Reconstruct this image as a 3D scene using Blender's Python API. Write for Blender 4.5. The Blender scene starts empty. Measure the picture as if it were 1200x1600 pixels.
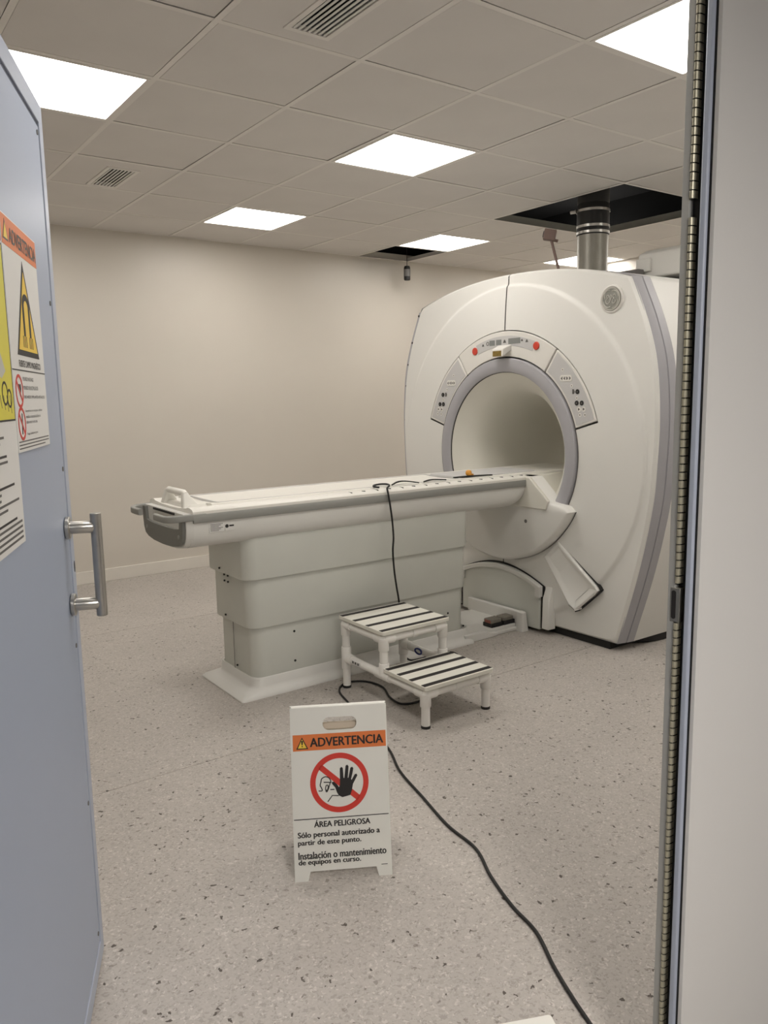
import bpy, bmesh, math, random
from mathutils import Vector, Matrix
from math import sin, cos, pi, radians, atan2, hypot, sqrt

random.seed(7)
scene = bpy.context.scene
C = scene.collection

# ------------------------------------------------------------------ camera
cam_d = bpy.data.cameras.new('camera')
cam_d.sensor_fit = 'VERTICAL'
cam_d.sensor_height = 36.0
cam_d.lens = 1235.8 / 1600 * 36.0
cam_d.clip_start = 0.02
cam = bpy.data.objects.new('camera', cam_d)
C.objects.link(cam)
RGT = Vector((0.81036926, -0.58566685, -0.01720454))
UPV = Vector((0.09882401, 0.10767921, 0.98926185))
FWD = Vector((0.5775253, 0.80336762, -0.14513787))
cam.matrix_world = Matrix(((RGT.x, UPV.x, -FWD.x, -1.27355), (RGT.y, UPV.y, -FWD.y, -2.71085),
                           (RGT.z, UPV.z, -FWD.z, 1.4232), (0, 0, 0, 1)))
scene.camera = cam

# ------------------------------------------------------------------ world, exposure
world = bpy.data.worlds.new('world')
scene.world = world
world.use_nodes = True
world.node_tree.nodes['Background'].inputs[0].default_value = (0.5, 0.5, 0.5, 1)
world.node_tree.nodes['Background'].inputs[1].default_value = 0.05
scene.view_settings.view_transform = 'Standard'
scene.view_settings.look = 'None'
scene.view_settings.exposure = 0.0
scene.view_settings.gamma = 1.0
scene.view_settings.use_curve_mapping = False
LED_STRENGTH = 13.6
LED_COLOR = (1.0, 0.955, 0.895)
CORRIDOR_STRENGTH = 75.0
CORRIDOR_COLOR = (1.0, 0.95, 0.90)


# ------------------------------------------------------------------ materials
def lin(c):
    if isinstance(c, str):
        c = tuple(int(c[i:i + 2], 16) / 255 for i in (0, 2, 4))
    return tuple((x / 12.92 if x <= 0.04045 else ((x + 0.055) / 1.055) ** 2.4) for x in c) + (1.0,)


MATS = {}


def mat(name, col, rough=0.5, metal=0.0, spec=0.5, var=0.04, scale=6.0, bump=0.0, bscale=300.0, coat=0.0):
    if name in MATS:
        return MATS[name]
    m = bpy.data.materials.new(name)
    m.use_nodes = True
    nt = m.node_tree
    b = nt.nodes['Principled BSDF']
    col = lin(col)
    tc = nt.nodes.new('ShaderNodeTexCoord')
    if var > 0:
        nz = nt.nodes.new('ShaderNodeTexNoise')
        nz.inputs['Scale'].default_value = scale
        nz.inputs['Detail'].default_value = 4
        nt.links.new(tc.outputs['Object'], nz.inputs['Vector'])
        rp = nt.nodes.new('ShaderNodeValToRGB')
        rp.color_ramp.elements[0].position = 0.3
        rp.color_ramp.elements[1].position = 0.7
        rp.color_ramp.elements[0].color = tuple(x * (1 - var) for x in col[:3]) + (1,)
        rp.color_ramp.elements[1].color = tuple(min(1, x * (1 + var)) for x in col[:3]) + (1,)
        nt.links.new(nz.outputs['Fac'], rp.inputs['Fac'])
        nt.links.new(rp.outputs['Color'], b.inputs['Base Color'])
    else:
        b.inputs['Base Color'].default_value = col
    b.inputs['Roughness'].default_value = rough
    b.inputs['Metallic'].default_value = metal
    b.inputs['Specular IOR Level'].default_value = spec
    b.inputs['Coat Weight'].default_value = coat
    if bump > 0:
        n2 = nt.nodes.new('ShaderNodeTexNoise')
        n2.inputs['Scale'].default_value = bscale
        n2.inputs['Detail'].default_value = 3
        nt.links.new(tc.outputs['Object'], n2.inputs['Vector'])
        bp = nt.nodes.new('ShaderNodeBump')
        bp.inputs['Strength'].default_value = bump
        bp.inputs['Distance'].default_value = 0.002
        nt.links.new(n2.outputs['Fac'], bp.inputs['Height'])
        nt.links.new(bp.outputs['Normal'], b.inputs['Normal'])
    MATS[name] = m
    return m


def emit(name, col, strength):
    m = bpy.data.materials.new(name)
    m.use_nodes = True
    nt = m.node_tree
    nt.nodes.clear()
    o = nt.nodes.new('ShaderNodeOutputMaterial')
    e = nt.nodes.new('ShaderNodeEmission')
    e.inputs[0].default_value = col + (1,)
    e.inputs[1].default_value = strength
    nt.links.new(e.outputs[0], o.inputs[0])
    MATS[name] = m
    return m


def vinyl():
    m = bpy.data.materials.new('speckled_vinyl')
    m.use_nodes = True
    nt = m.node_tree
    b = nt.nodes['Principled BSDF']
    tc = nt.nodes.new('ShaderNodeTexCoord')
    ns = nt.nodes.new('ShaderNodeTexNoise')
    ns.inputs['Scale'].default_value = 70
    ns.inputs['Detail'].default_value = 2
    nt.links.new(tc.outputs['Object'], ns.inputs['Vector'])
    mx = nt.nodes.new('ShaderNodeMixRGB')
    mx.blend_type = 'LINEAR_LIGHT'
    mx.inputs[0].default_value = 0.012
    nt.links.new(tc.outputs['Object'], mx.inputs[1])
    nt.links.new(ns.outputs['Color'], mx.inputs[2])
    def chips(scale, els):
        vo = nt.nodes.new('ShaderNodeTexVoronoi')
        vo.inputs['Scale'].default_value = scale
        nt.links.new(mx.outputs[0], vo.inputs['Vector'])
        sp = nt.nodes.new('ShaderNodeSeparateColor')
        nt.links.new(vo.outputs['Color'], sp.inputs[0])
        rp = nt.nodes.new('ShaderNodeValToRGB')
        rp.color_ramp.interpolation = 'CONSTANT'
        while len(rp.color_ramp.elements) < len(els):
            rp.color_ramp.elements.new(0.5)
        for e, (p, c) in zip(rp.color_ramp.elements, els):
            e.position = p
            e.color = lin(c)
        nt.links.new(sp.outputs[0], rp.inputs['Fac'])
        return rp
    r1 = chips(170, [(0.0, (0.63, 0.605, 0.58)), (0.14, (0.685, 0.66, 0.633)), (0.52, (0.70, 0.676, 0.65)), (0.84, (0.66, 0.635, 0.607)), (0.93, (0.76, 0.736, 0.71))])
    r2 = chips(115, [(0.0, (0.50, 0.48, 0.46)), (0.006, (0.82, 0.81, 0.80)), (0.02, (1, 1, 1))])
    rp = nt.nodes.new('ShaderNodeMixRGB')
    rp.blend_type = 'MULTIPLY'
    rp.inputs[0].default_value = 1
    nt.links.new(r1.outputs['Color'], rp.inputs[1])
    nt.links.new(r2.outputs['Color'], rp.inputs[2])
    n3 = nt.nodes.new('ShaderNodeTexNoise')
    n3.inputs['Scale'].default_value = 2.2
    n3.inputs['Detail'].default_value = 5
    nt.links.new(tc.outputs['Object'], n3.inputs['Vector'])
    r3 = nt.nodes.new('ShaderNodeMapRange')
    r3.inputs[1].default_value = 0.3
    r3.inputs[2].default_value = 0.7
    r3.inputs[3].default_value = 0.94
    r3.inputs[4].default_value = 1.05
    nt.links.new(n3.outputs['Fac'], r3.inputs[0])
    mu = nt.nodes.new('ShaderNodeMixRGB')
    mu.blend_type = 'MULTIPLY'
    mu.inputs[0].default_value = 1
    nt.links.new(rp.outputs['Color'], mu.inputs[1])
    nt.links.new(r3.outputs[0], mu.inputs[2])
    nt.links.new(mu.outputs[0], b.inputs['Base Color'])
    b.inputs['Roughness'].default_value = 0.5
    b.inputs['Specular IOR Level'].default_value = 0.35
    MATS['vinyl'] = m
    return m


VINYL = vinyl()
LED = emit('led_diffuser', LED_COLOR, LED_STRENGTH)
LED2 = emit('corridor_fill_diffuser', CORRIDOR_COLOR, CORRIDOR_STRENGTH)
WALL = mat('wall_paint', (0.815, 0.79, 0.75), 0.38, spec=0.4, var=0.015, scale=1.5, bump=0.08, bscale=60)
WALL2 = mat('corridor_wall_paint', (0.84, 0.835, 0.825), 0.5, var=0.015, scale=1.5, bump=0.05)
CORR = mat('corridor_low_bounce_grey', (0.42, 0.415, 0.41), 0.7, var=0.02)  # unseen corridor surfaces, darkened to cut bounce onto the front wall
SKIRT = mat('skirting_vinyl', (0.87, 0.85, 0.815), 0.45, var=0.02)
TILE = mat('ceiling_tile_face', (0.865, 0.85, 0.835), 0.9, spec=0.2, var=0.02, scale=3, bump=0.15, bscale=500)
TBAR = mat('ceiling_bar_enamel', (0.90, 0.885, 0.865), 0.5, var=0.01)
SLAB = mat('void_shade_black', (0.035, 0.035, 0.035), 0.95, spec=0.1, var=0.1)  # near-black colour stands in for unlit depth above ceiling and vents
GREYMETAL = mat('grey_duct_edge', (0.56, 0.56, 0.53), 0.6, metal=0.0, var=0.03)
COVER = mat('scanner_cover_plastic', (0.88, 0.875, 0.855), 0.42, spec=0.4, var=0.012, scale=2)
COVER2 = mat('scanner_control_plastic', (0.87, 0.86, 0.835), 0.4, spec=0.4, var=0.01)
KEYPAD = mat('keypad_grey', (0.76, 0.755, 0.75), 0.5, var=0.01)
LAVENDER = mat('lavender_grey_trim', (0.655, 0.65, 0.665), 0.45, var=0.02)
BORE = mat('bore_plastic', (0.86, 0.85, 0.81), 0.42, spec=0.4, var=0.01)
TABLEW = mat('table_white_plastic', (0.88, 0.87, 0.84), 0.4, var=0.01)
TABLEB = mat('table_body_plastic', (0.84, 0.835, 0.815), 0.45, var=0.015)
SHROUD = mat('pedestal_grey_plastic', (0.79, 0.795, 0.765), 0.45, var=0.015)
RAIL = mat('table_rail_grey', (0.56, 0.56, 0.54), 0.5, var=0.02)
BUMP = mat('bumper_dark_grey', (0.46, 0.46, 0.44), 0.55, var=0.03)
BLACK = mat('black_rubber', (0.075, 0.072, 0.07), 0.6, var=0.05)
DARKGAP = mat('dark_gap', (0.13, 0.125, 0.12), 0.8, var=0.05)
SEAM = mat('seam_grey', (0.42, 0.41, 0.40), 0.7, var=0.03)
RED = mat('red_button_plastic', (0.78, 0.25, 0.18), 0.4, var=0.03)
STEEL = mat('brushed_steel', (0.72, 0.71, 0.69), 0.3, metal=1.0, var=0.04, scale=40)
STEEL2 = mat('duct_steel', (0.56, 0.55, 0.52), 0.42, metal=0.8, var=0.06, scale=12)
BRASS = mat('brown_fitting', (0.40, 0.32, 0.22), 0.5, metal=0.5, var=0.1)
AMBER = mat('amber_window', (0.50, 0.42, 0.20), 0.3, var=0.25, scale=60)
PVC = mat('white_pvc', (0.90, 0.89, 0.87), 0.32, var=0.01)
STEPB = mat('step_board_white', (0.86, 0.85, 0.81), 0.45, var=0.02)
GRIP = mat('black_grip_tape', (0.14, 0.125, 0.115), 0.85, var=0.1, scale=80)
DOORB = mat('door_blue_grey', (0.62, 0.66, 0.735), 0.4, spec=0.4, var=0.015, scale=2)
DOORF = mat('door_border_blue_grey', (0.66, 0.69, 0.75), 0.4, var=0.015)
GROOVE = mat('door_groove', (0.30, 0.33, 0.40), 0.6, var=0.03)
JAMB = mat('jamb_metal_grey', (0.66, 0.66, 0.645), 0.45, metal=0.1, var=0.03, scale=10)
FINGER = mat('beryllium_copper_finger', (0.66, 0.64, 0.56), 0.38, metal=0.4, var=0.08, scale=20)
SIGNW = mat('sign_white_plastic', (0.855, 0.85, 0.82), 0.35, var=0.01)
PAPERW = mat('sign_paper_white', (0.85, 0.845, 0.83), 0.6, var=0.01)
SIGNK = mat('print_black', (0.10, 0.085, 0.08), 0.6, var=0)
SIGNG = mat('print_grey', (0.35, 0.34, 0.33), 0.6, var=0)
ORANGE = mat('print_orange', (0.83, 0.45, 0.22), 0.5, var=0.01)
YELLOW = mat('print_yellow', (0.90, 0.76, 0.25), 0.5, var=0.01)
LIME = mat('print_lime_yellow', (0.84, 0.80, 0.26), 0.5, var=0.01)
PRED = mat('print_red', (0.78, 0.21, 0.16), 0.5, var=0.01)
BEIGE = mat('foam_beige', (0.80, 0.74, 0.66), 0.7, var=0.03)
BLUEP = mat('print_blue', (0.16, 0.20, 0.45), 0.5, var=0)
ORNG = mat('orange_plastic', (0.86, 0.60, 0.22), 0.4, var=0.02)
PINKB = mat('sensor_brown', (0.42, 0.34, 0.31), 0.5, var=0.05)
FOAM = mat('white_foam', (0.90, 0.89, 0.86), 0.6, var=0.01)
LOGO = mat('logo_silver', (0.60, 0.60, 0.57), 0.35, metal=0.4, var=0.05)
LOGO2 = mat('logo_silver_light', (0.78, 0.77, 0.74), 0.35, metal=0.3, var=0.03)
VENTG = mat('vent_grey', (0.86, 0.86, 0.84), 0.45, metal=0.2, var=0.03)
PEDAL = mat('pedal_grey', (0.47, 0.45, 0.41), 0.7, var=0.08, scale=60)
LCD = mat('lcd_grey', (0.50, 0.51, 0.50), 0.4, var=0.1, scale=400)


# ------------------------------------------------------------------ mesh helpers
WL = {}


def wl(o):
    return WL.get(o.name, Vector((0, 0, 0))) if o else Vector((0, 0, 0))


class MB:
    def __init__(s):
        s.v = []
        s.f = []

    def add(s, vs, fs):
        k = len(s.v)
        s.v.extend([tuple(p) for p in vs])
        s.f.extend([tuple(i + k for i in q) for q in fs])
        return s

    def box(s, x0, x1, y0, y1, z0, z1):
        vs = [(x, y, z) for x in (x0, x1) for y in (y0, y1) for z in (z0, z1)]
        return s.add(vs, [(0, 1, 3, 2), (4, 6, 7, 5), (0, 4, 5, 1), (2, 3, 7, 6), (0, 2, 6, 4), (1, 5, 7, 3)])

    def loft(s, loops, closed=True, cap0=True, cap1=True):
        n = len(loops[0])
        vs = [p for L in loops for p in L]
        fs = []
        for i in range(len(loops) - 1):
            for j in range(n if closed else n - 1):
                a, b = i * n + j, i * n + (j + 1) % n
                fs.append((a, b, b + n, a + n))
        if cap0:
            fs.append(tuple(range(n))[::-1])
        if cap1:
            fs.append(tuple(range((len(loops) - 1) * n, len(loops) * n)))
        return s.add(vs, fs)

    def tube(s, path, r, n=10, cap=True):
        P = [Vector(p) for p in path]
        rs = r if isinstance(r, (list, tuple)) else [r] * len(P)
        loops = []
        up = None
        for i, p in enumerate(P):
            t = ((P[min(i + 1, len(P) - 1)] - P[max(i - 1, 0)])).normalized()
            if up is None:
                up = Vector((0, 0, 1)) if abs(t.z) < 0.9 else Vector((1, 0, 0))
            a = (up - t * up.dot(t)).normalized()
            b = t.cross(a)
            up = a
            loops.append([p + (a * cos(2 * pi * k / n) + b * sin(2 * pi * k / n)) * rs[i] for k in range(n)])
        return s.loft(loops, True, cap, cap)

    def lathe(s, prof, o, axis='z', n=32, cap0=True, cap1=True):
        loops = []
        for r, h in prof:
            L = []
            for k in range(n):
                a = 2 * pi * k / n
                c, d = r * cos(a), r * sin(a)
                L.append((o[0] + c, o[1] + d, o[2] + h) if axis == 'z' else
                         (o[0] + h, o[1] + c, o[2] + d) if axis == 'x' else (o[0] + d, o[1] + h, o[2] + c))
            loops.append(L)
        return s.loft(loops, True, cap0, cap1)

    def prism(s, pts, fr, h0, h1):
        return s.loft([[fr.p(a, b, h0) for a, b in pts], [fr.p(a, b, h1) for a, b in pts]])

    def strip(s, outer, inner, fr, h0, h1):
        """flat ring between two 2D loops of equal length, given thickness"""
        A = [fr.p(a, b, h0) for a, b in outer]
        B = [fr.p(a, b, h1) for a, b in outer]
        D = [fr.p(a, b, h1) for a, b in inner]
        E_ = [fr.p(a, b, h0) for a, b in inner]
        return s.loft([A, B, D, E_, A], True, False, False)

    def build(s, name, m, parent=None, smooth=40, bevel=0, seg=2, sub=0):
        me = bpy.data.meshes.new(name)
        o = bpy.data.objects.new(name, me)
        C.objects.link(o)
        if parent is None:
            xs, ys, zs = zip(*s.v)
            L = Vector(((min(xs) + max(xs)) / 2, (min(ys) + max(ys)) / 2, min(zs)))
            o.location = L
            WL[o.name] = L
        else:
            o.parent = parent
            L = wl(parent)
            WL[o.name] = L
        me.from_pydata([(p[0] - L.x, p[1] - L.y, p[2] - L.z) for p in s.v], [], s.f)
        bm = bmesh.new()
        bm.from_mesh(me)
        bmesh.ops.remove_doubles(bm, verts=bm.verts, dist=1e-6)
        bmesh.ops.recalc_face_normals(bm, faces=bm.faces)
        bm.to_mesh(me)
        bm.free()
        me.materials.append(m)
        if smooth:
            me.shade_smooth()
            me.set_sharp_from_angle(angle=radians(smooth))
        if bevel:
            md = o.modifiers.new('bevel', 'BEVEL')
            md.width = bevel
            md.segments = seg
            md.limit_method = 'ANGLE'
            md.angle_limit = radians(30)
            md.harden_normals = False
        if sub:
            md = o.modifiers.new('sub', 'SUBSURF')
            md.levels = md.render_levels = sub
        return o


class Fr:
    """a flat frame: origin, u axis, v axis, normal"""
    def __init__(s, o, u, v):
        s.o, s.u, s.v = Vector(o), Vector(u).normalized(), Vector(v).normalized()
        s.n = s.u.cross(s.v)

    def p(s, a, b, h=0.0):
        return s.o + s.u * a + s.v * b + s.n * h


def thing(name, label, cat, loc, group=None):
    o = bpy.data.objects.new(name, None)
    C.objects.link(o)
    o.location = loc
    o.empty_display_size = 0.1
    WL[o.name] = Vector(loc)
    o['label'] = label
    o['category'] = cat
    if group:
        o['group'] = group
    return o


def tag(o, label, cat, group=None):
    o['label'] = label
    o['category'] = cat
    if group:
        o['group'] = group
    return o


def struct(o, label=None):
    o['kind'] = 'structure'
    if label:
        o['label'] = label
    return o


def box(name, m, parent, x0, x1, y0, y1, z0, z1, bevel=0, seg=2):
    return MB().box(x0, x1, y0, y1, z0, z1).build(name, m, parent, bevel=bevel, seg=seg)


def rrect(x0, x1, y0, y1, r, n=6):
    pts = []
    for cx, cy, a0 in ((x1 - r, y1 - r, 0), (x0 + r, y1 - r, 90), (x0 + r, y0 + r, 180), (x1 - r, y0 + r, 270)):
        for k in range(n + 1):
            a = radians(a0 + 90 * k / n)
            pts.append((cx + r * cos(a), cy + r * sin(a)))
    return pts


def circ(cx, cy, r, n=28):
    return [(cx + r * cos(2 * pi * k / n), cy + r * sin(2 * pi * k / n)) for k in range(n)]


def crom(pts, n=8, closed=False):
    """Catmull-Rom through points"""
    P = [Vector(p) for p in pts]
    out = []
    m = len(P)
    rng = range(m if closed else m - 1)
    for i in rng:
        p1, p2 = P[i], P[(i + 1) % m]
        p0 = P[(i - 1) % m] if closed or i > 0 else p1 * 2 - p2
        p3 = P[(i + 2) % m] if closed or i + 2 < m else p2 * 2 - p1
        for k in range(n):
            t = k / n
            out.append(0.5 * ((2 * p1) + (p2 - p0) * t + (2 * p0 - 5 * p1 + 4 * p2 - p3) * t * t + (3 * p1 - p0 - 3 * p2 + p3) * t ** 3))
    if not closed:
        out.append(P[-1])
    return out


_txt = {}


def text_geo(body):
    if body in _txt:
        return _txt[body]
    cu = bpy.data.curves.new('t', 'FONT')
    cu.body = body
    cu.resolution_u = 3
    o = bpy.data.objects.new('t', cu)
    C.objects.link(o)
    dg = bpy.context.evaluated_depsgraph_get()
    me = bpy.data.meshes.new_from_object(o.evaluated_get(dg))
    vs = [(v.co.x, v.co.y) for v in me.vertices]
    fs = [tuple(p.vertices) for p in me.polygons]
    bpy.data.objects.remove(o)
    bpy.data.curves.remove(cu)
    bpy.data.meshes.remove(me)
    _txt[body] = (vs, fs)
    return vs, fs


def text(body, fr, u0, u1, v0, v1, h, m, parent, name='lettering', bold=0.0):
    """lettering stretched into the rectangle u0..u1, v0..v1 of a frame"""
    vs, fs = text_geo(body)
    if not vs:
        return None
    xs = [p[0] for p in vs]
    ys = [p[1] for p in vs]
    a, b, c, d = min(xs), max(xs), min(ys), max(ys)
    mb = MB()
    offs = [(0, 0)] if not bold else [(-bold, 0), (bold, 0), (0, bold * .5), (0, -bold * .5)]
    for i, (du, dv) in enumerate(offs):
        mb.add([fr.p(u0 + (x - a) / (b - a) * (u1 - u0) + du, v0 + (y - c) / max(d - c, 1e-6) * (v1 - v0) + dv, h + i * 4e-5) for x, y in vs], fs)
    return mb.build(name, m, parent, smooth=0)


# ------------------------------------------------------------------ room shell
ZC = 2.712          # ceiling level
XL, XR = -2.4, 5.42
YB, YF = 3.605, -1.845
YO = -1.900         # outer face of the front wall
floor = struct(MB().box(-3.2, XR + 0.1, -5.2, YB + 0.1, -0.10, -0.004).build('floor', SEAM, None, 0), 'speckled beige grey vinyl floor')
for y0, y1 in ((YF - 0.085, 0.114), (0.117, 2.1455), (2.1485, YB)):
    box('floor_sheet', VINYL, floor, XL, XR, y0, y1, -0.004, 0.0)
box('floor_sheet', VINYL, floor, -3.2, 3.2, -5.2, YF - 0.087, -0.004, 0.0)

struct(MB().box(XL - 0.1, XR + 0.1, YB, YB + 0.1, 0, 3.3).build('wall_back', WALL, None, 0))
struct(MB().box(XL - 0.1, XL, YF, YB, 0, 3.3).build('wall_left', WALL, None, 0))
struct(MB().box(XR, XR + 0.1, YF, YB, 0, 3.3).build('wall_right', WALL, None, 0))
DX0, DX1, DZ = -1.262, 0.0, 2.20
wf = MB()
wf.box(XL - 0.1, DX0, YO, YF, 0, 3.3)
wf.box(0.035, XR + 0.1, YO, YF, 0, 3.3)
wf.box(DX0, 0.035, YO, YF, DZ, 3.3)
wf.box(0.004, 3.1, YO - 0.008, YO - 0.0005, 0, 2.35)
struct(wf.build('wall_front', WALL2, None, 0))
for nm, a in (('baseboard_back', (XL, XR, YB - 0.016, YB, 0, 0.10)), ('baseboard_left', (XL, XL + 0.012, YF, YB - 0.012, 0, 0.10)),
              ('baseboard_right', (XR - 0.012, XR, YF, YB - 0.012, 0, 0.10)), ('baseboard_front', (0.04, XR - 0.012, YF, YF + 0.012, 0, 0.10))):
    struct(MB().box(*a).build(nm, SKIRT, None, 0, bevel=0.003))
# corridor the camera stands in
struct(MB().box(-3.2, -3.1, -5.2, YO, 0, 2.35).build('wall_corridor_left', CORR, None, 0))
struct(MB().box(3.1, 3.2, -5.2, YO, 0, 2.35).build('wall_corridor_right', CORR, None, 0))
struct(MB().box(-3.2, 3.2, -5.3, -5.2, 0, 2.35).build('wall_corridor_back', CORR, None, 0))
struct(MB().box(-3.2, 3.2, -5.3, YO, 2.35, 2.45).build('ceiling_corridor', CORR, None, 0))  # set low to keep the tops of wall and door dim

# suspended ceiling
T = 0.6
ceiling = struct(MB().box(XL - 0.1, XR + 0.1, YF, YB + 0.1, 3.3, 3.4).build('ceiling', SLAB, None, 0), 'suspended ceiling of white square tiles on metal bars')
for nm, a in (('x', (XL, XR, YB - 0.02, YB)),):
    box('void_shade_panel', SLAB, ceiling, a[0], a[1], a[2], a[3], ZC + 0.06, 3.3)  # near-black panels put the void's darkness into colour
box('void_shade_panel', SLAB, ceiling, XL, XL + 0.02, YF, YB - 0.02, ZC + 0.06, 3.3)
box('void_shade_panel', SLAB, ceiling, XR - 0.02, XR, YF, YB - 0.02, ZC + 0.06, 3.3)
box('void_shade_panel', SLAB, ceiling, XL + 0.02, XR - 0.02, YF, YF + 0.02, ZC + 0.06, 3.3)
LIGHTS = [(a, b) for a in (-1, 2, 5, 8) for b in (-2, 1, 4) if (a, b) != (5, 1)]
HOLE = {(5, 1), (6, 1), (5, 2), (6, 2), (5, 5)}
VENTS = {(0, 3), (0, -1)}


def tbar(p0, p1, along, dz=0.0):
    """inverted T section from p0 to p1 along x or y"""
    mb = MB()
    prof = [(-0.012, 0.0), (0.012, 0.0), (0.012, 0.0012), (0.0015, 0.0012), (0.0015, 0.036), (-0.0015, 0.036), (-0.0015, 0.0012), (-0.012, 0.0012)]
    L = []
    for q in (p0, p1):
        L.append([(q[0] + (a if along == 'y' else 0), q[1] + (a if along == 'x' else 0), ZC + b + dz) for a, b in prof])
    mb.loft(L)
    return mb.build('ceiling_bar', TBAR, ceiling, smooth=0)


for a in range(-3, 9):
    if a == 6:
        tbar((a * T, YF), (a * T, 1 * T), 'y')
        tbar((a * T, 3 * T), (a * T, YB), 'y')
    else:
        tbar((a * T, YF), (a * T, YB), 'y')
for b in range(-3, 6):
    if b == 2:
        tbar((XL, b * T), (5 * T, b * T), 'x', 0.0004)
        tbar((7 * T, b * T), (XR, b * T), 'x', 0.0004)
    else:
        tbar((XL, b * T), (XR, b * T), 'x', 0.0004)
box('ceiling_bar', TBAR, ceiling, XL, XR, YB - 0.02, YB, ZC + 0.0004, ZC + 0.002)
box('ceiling_bar', TBAR, ceiling, XL, XR, YF, YF + 0.02, ZC + 0.0004, ZC + 0.002)
box('ceiling_bar', TBAR, ceiling, XL, XL + 0.02, YF, YB, ZC + 0.0004, ZC + 0.002)
box('ceiling_bar', TBAR, ceiling, XR - 0.02, XR, YF, YB, ZC + 0.0004, ZC + 0.002)
# upstands round the big opening
for x0, x1, y0, y1 in ((5 * T, 7 * T, 3 * T - 0.004, 3 * T + 0.004), (7 * T - 0.004, 7 * T + 0.004, T, 3 * T)):
    box('opening_edge', GREYMETAL, ceiling, x0, x1, y0, y1, ZC + 0.002, ZC + 0.055)

tm = MB().box(-0.2865, 0.2865, -0.2865, 0.2865, 0, 0.015)
tile_me = None
for a in range(-4, 9):
    for b in range(-3, 6):
        if (a, b) in HOLE or (a, b) in LIGHTS or (a, b) in VENTS:
            continue
        if tile_me is None:
            o = tm.build('ceiling_tile', TILE, ceiling, smooth=0)
            tile_me = o.data
            for v in tile_me.vertices:       # back to mesh-local coordinates
                v.co += wl(ceiling)
        else:
            o = bpy.data.objects.new('ceiling_tile', tile_me)
            C.objects.link(o)
            o.parent = ceiling
        cx = (a + 0.5) * T + random.uniform(-0.0015, 0.0015)
        cy = (b + 0.5) * T + random.uniform(-0.0015, 0.0015)
        o.location = Vector((cx, cy, ZC + 0.0008 + random.uniform(0, 0.002))) - wl(ceiling)
        o.rotation_euler = (random.uniform(-0.004, 0.004), random.uniform(-0.004, 0.004), 0)


def vent(a, b, x0, x1, y0, y1, label):
    X0, Y0 = a * T, b * T
    # tile with an opening
    t = MB()
    e = 0.2865
    cx, cy = X0 + 0.3, Y0 + 0.3
    t.box(cx - e, x0, cy - e, cy + e, ZC + 0.001, ZC + 0.015)
    t.box(x1, cx + e, cy - e, cy + e, ZC + 0.001, ZC + 0.015)
    t.box(x0, x1, cy - e, y0, ZC + 0.001, ZC + 0.015)
    t.box(x0, x1, y1, cy + e, ZC + 0.001, ZC + 0.015)
    t.build('ceiling_tile', TILE, ceiling, smooth=0)
    r = thing('ceiling_vent', label, 'vent', ((x0 + x1) / 2, (y0 + y1) / 2, ZC - 0.004))
    w = 0.022
    fr = Fr((0, 0, ZC - 0.004), (1, 0, 0), (0, 1, 0))
    MB().strip([(x0 - w, y0 - w), (x1 + w, y0 - w), (x1 + w, y1 + w), (x0 - w, y1 + w)], [(x0, y0), (x1, y0), (x1, y1), (x0, y1)], fr, 0, 0.008).build('frame', TBAR, r, 0, bevel=0.002)
    box('duct_shade_box', SLAB, r, x0 - 0.002, x1 + 0.002, y0 - 0.002, y1 + 0.002, ZC + 0.05, ZC + 0.2)  # black box paints the shade behind the slats
    n = 7
    for k in range(n):
        xx = x0 + (k + 0.5) * (x1 - x0) / n
        s = MB()
        s.loft([[(xx - 0.004, y, ZC - 0.001), (xx - 0.004, y, ZC + 0.001), (xx + 0.004, y, ZC - 0.001), (xx + 0.004, y, ZC - 0.003)] for y in (y0, y1)])
        s.build('slat', VENTG, r, 0)


vent(0, 3, 0.232, 0.372, 1.95, 2.335, 'small louvred air vent in a ceiling tile near the back wall')
vent(0, -1, 0.236, 0.378, -0.50, -0.105, 'louvred air vent in a ceiling tile above the warning sign')

LBL = {(-1, 4): 'square ceiling light panel behind the open door near the back wall', (-1, -2): 'square ceiling light panel above the hinge side of the doorway',
       (5, -2): 'square ceiling light panel by the front wall beside the scanner', (8, 1): 'square ceiling light panel above the rear of the scanner', (8, -2): 'square ceiling light panel in the corner beyond the scanner',
       (-1, 1): 'glowing square ceiling light panel partly hidden by the blue door', (2, 1): 'glowing square ceiling light panel over the middle of the patient table',
       (2, 4): 'glowing square ceiling light panel near the back wall above the table end', (5, 4): 'glowing square ceiling light panel beside the small open ceiling gap',
       (2, -2): 'glowing square ceiling light panel cut off by the metal door jamb', (8, 4): 'glowing square ceiling light panel behind the vent pipe'}
for (a, b) in LIGHTS:
    X0, Y0 = a * T, b * T
    r = thing('ceiling_light', LBL[(a, b)], 'light', (X0 + 0.3, Y0 + 0.3, ZC), 'square LED ceiling panels')
    fr = Fr((0, 0, ZC), (1, 0, 0), (0, 1, 0))
    e0, e1 = 0.013, 0.026
    MB().strip([(X0 + e0, Y0 + e0), (X0 + T - e0, Y0 + e0), (X0 + T - e0, Y0 + T - e0), (X0 + e0, Y0 + T - e0)],
               [(X0 + e1, Y0 + e1), (X0 + T - e1, Y0 + e1), (X0 + T - e1, Y0 + T - e1), (X0 + e1, Y0 + T - e1)], fr, -0.002, 0.02).build('frame', TBAR, r, 0)
    box('diffuser', LED, r, X0 + e1, X0 + T - e1, Y0 + e1, Y0 + T - e1, ZC + 0.002, ZC + 0.012)
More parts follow.
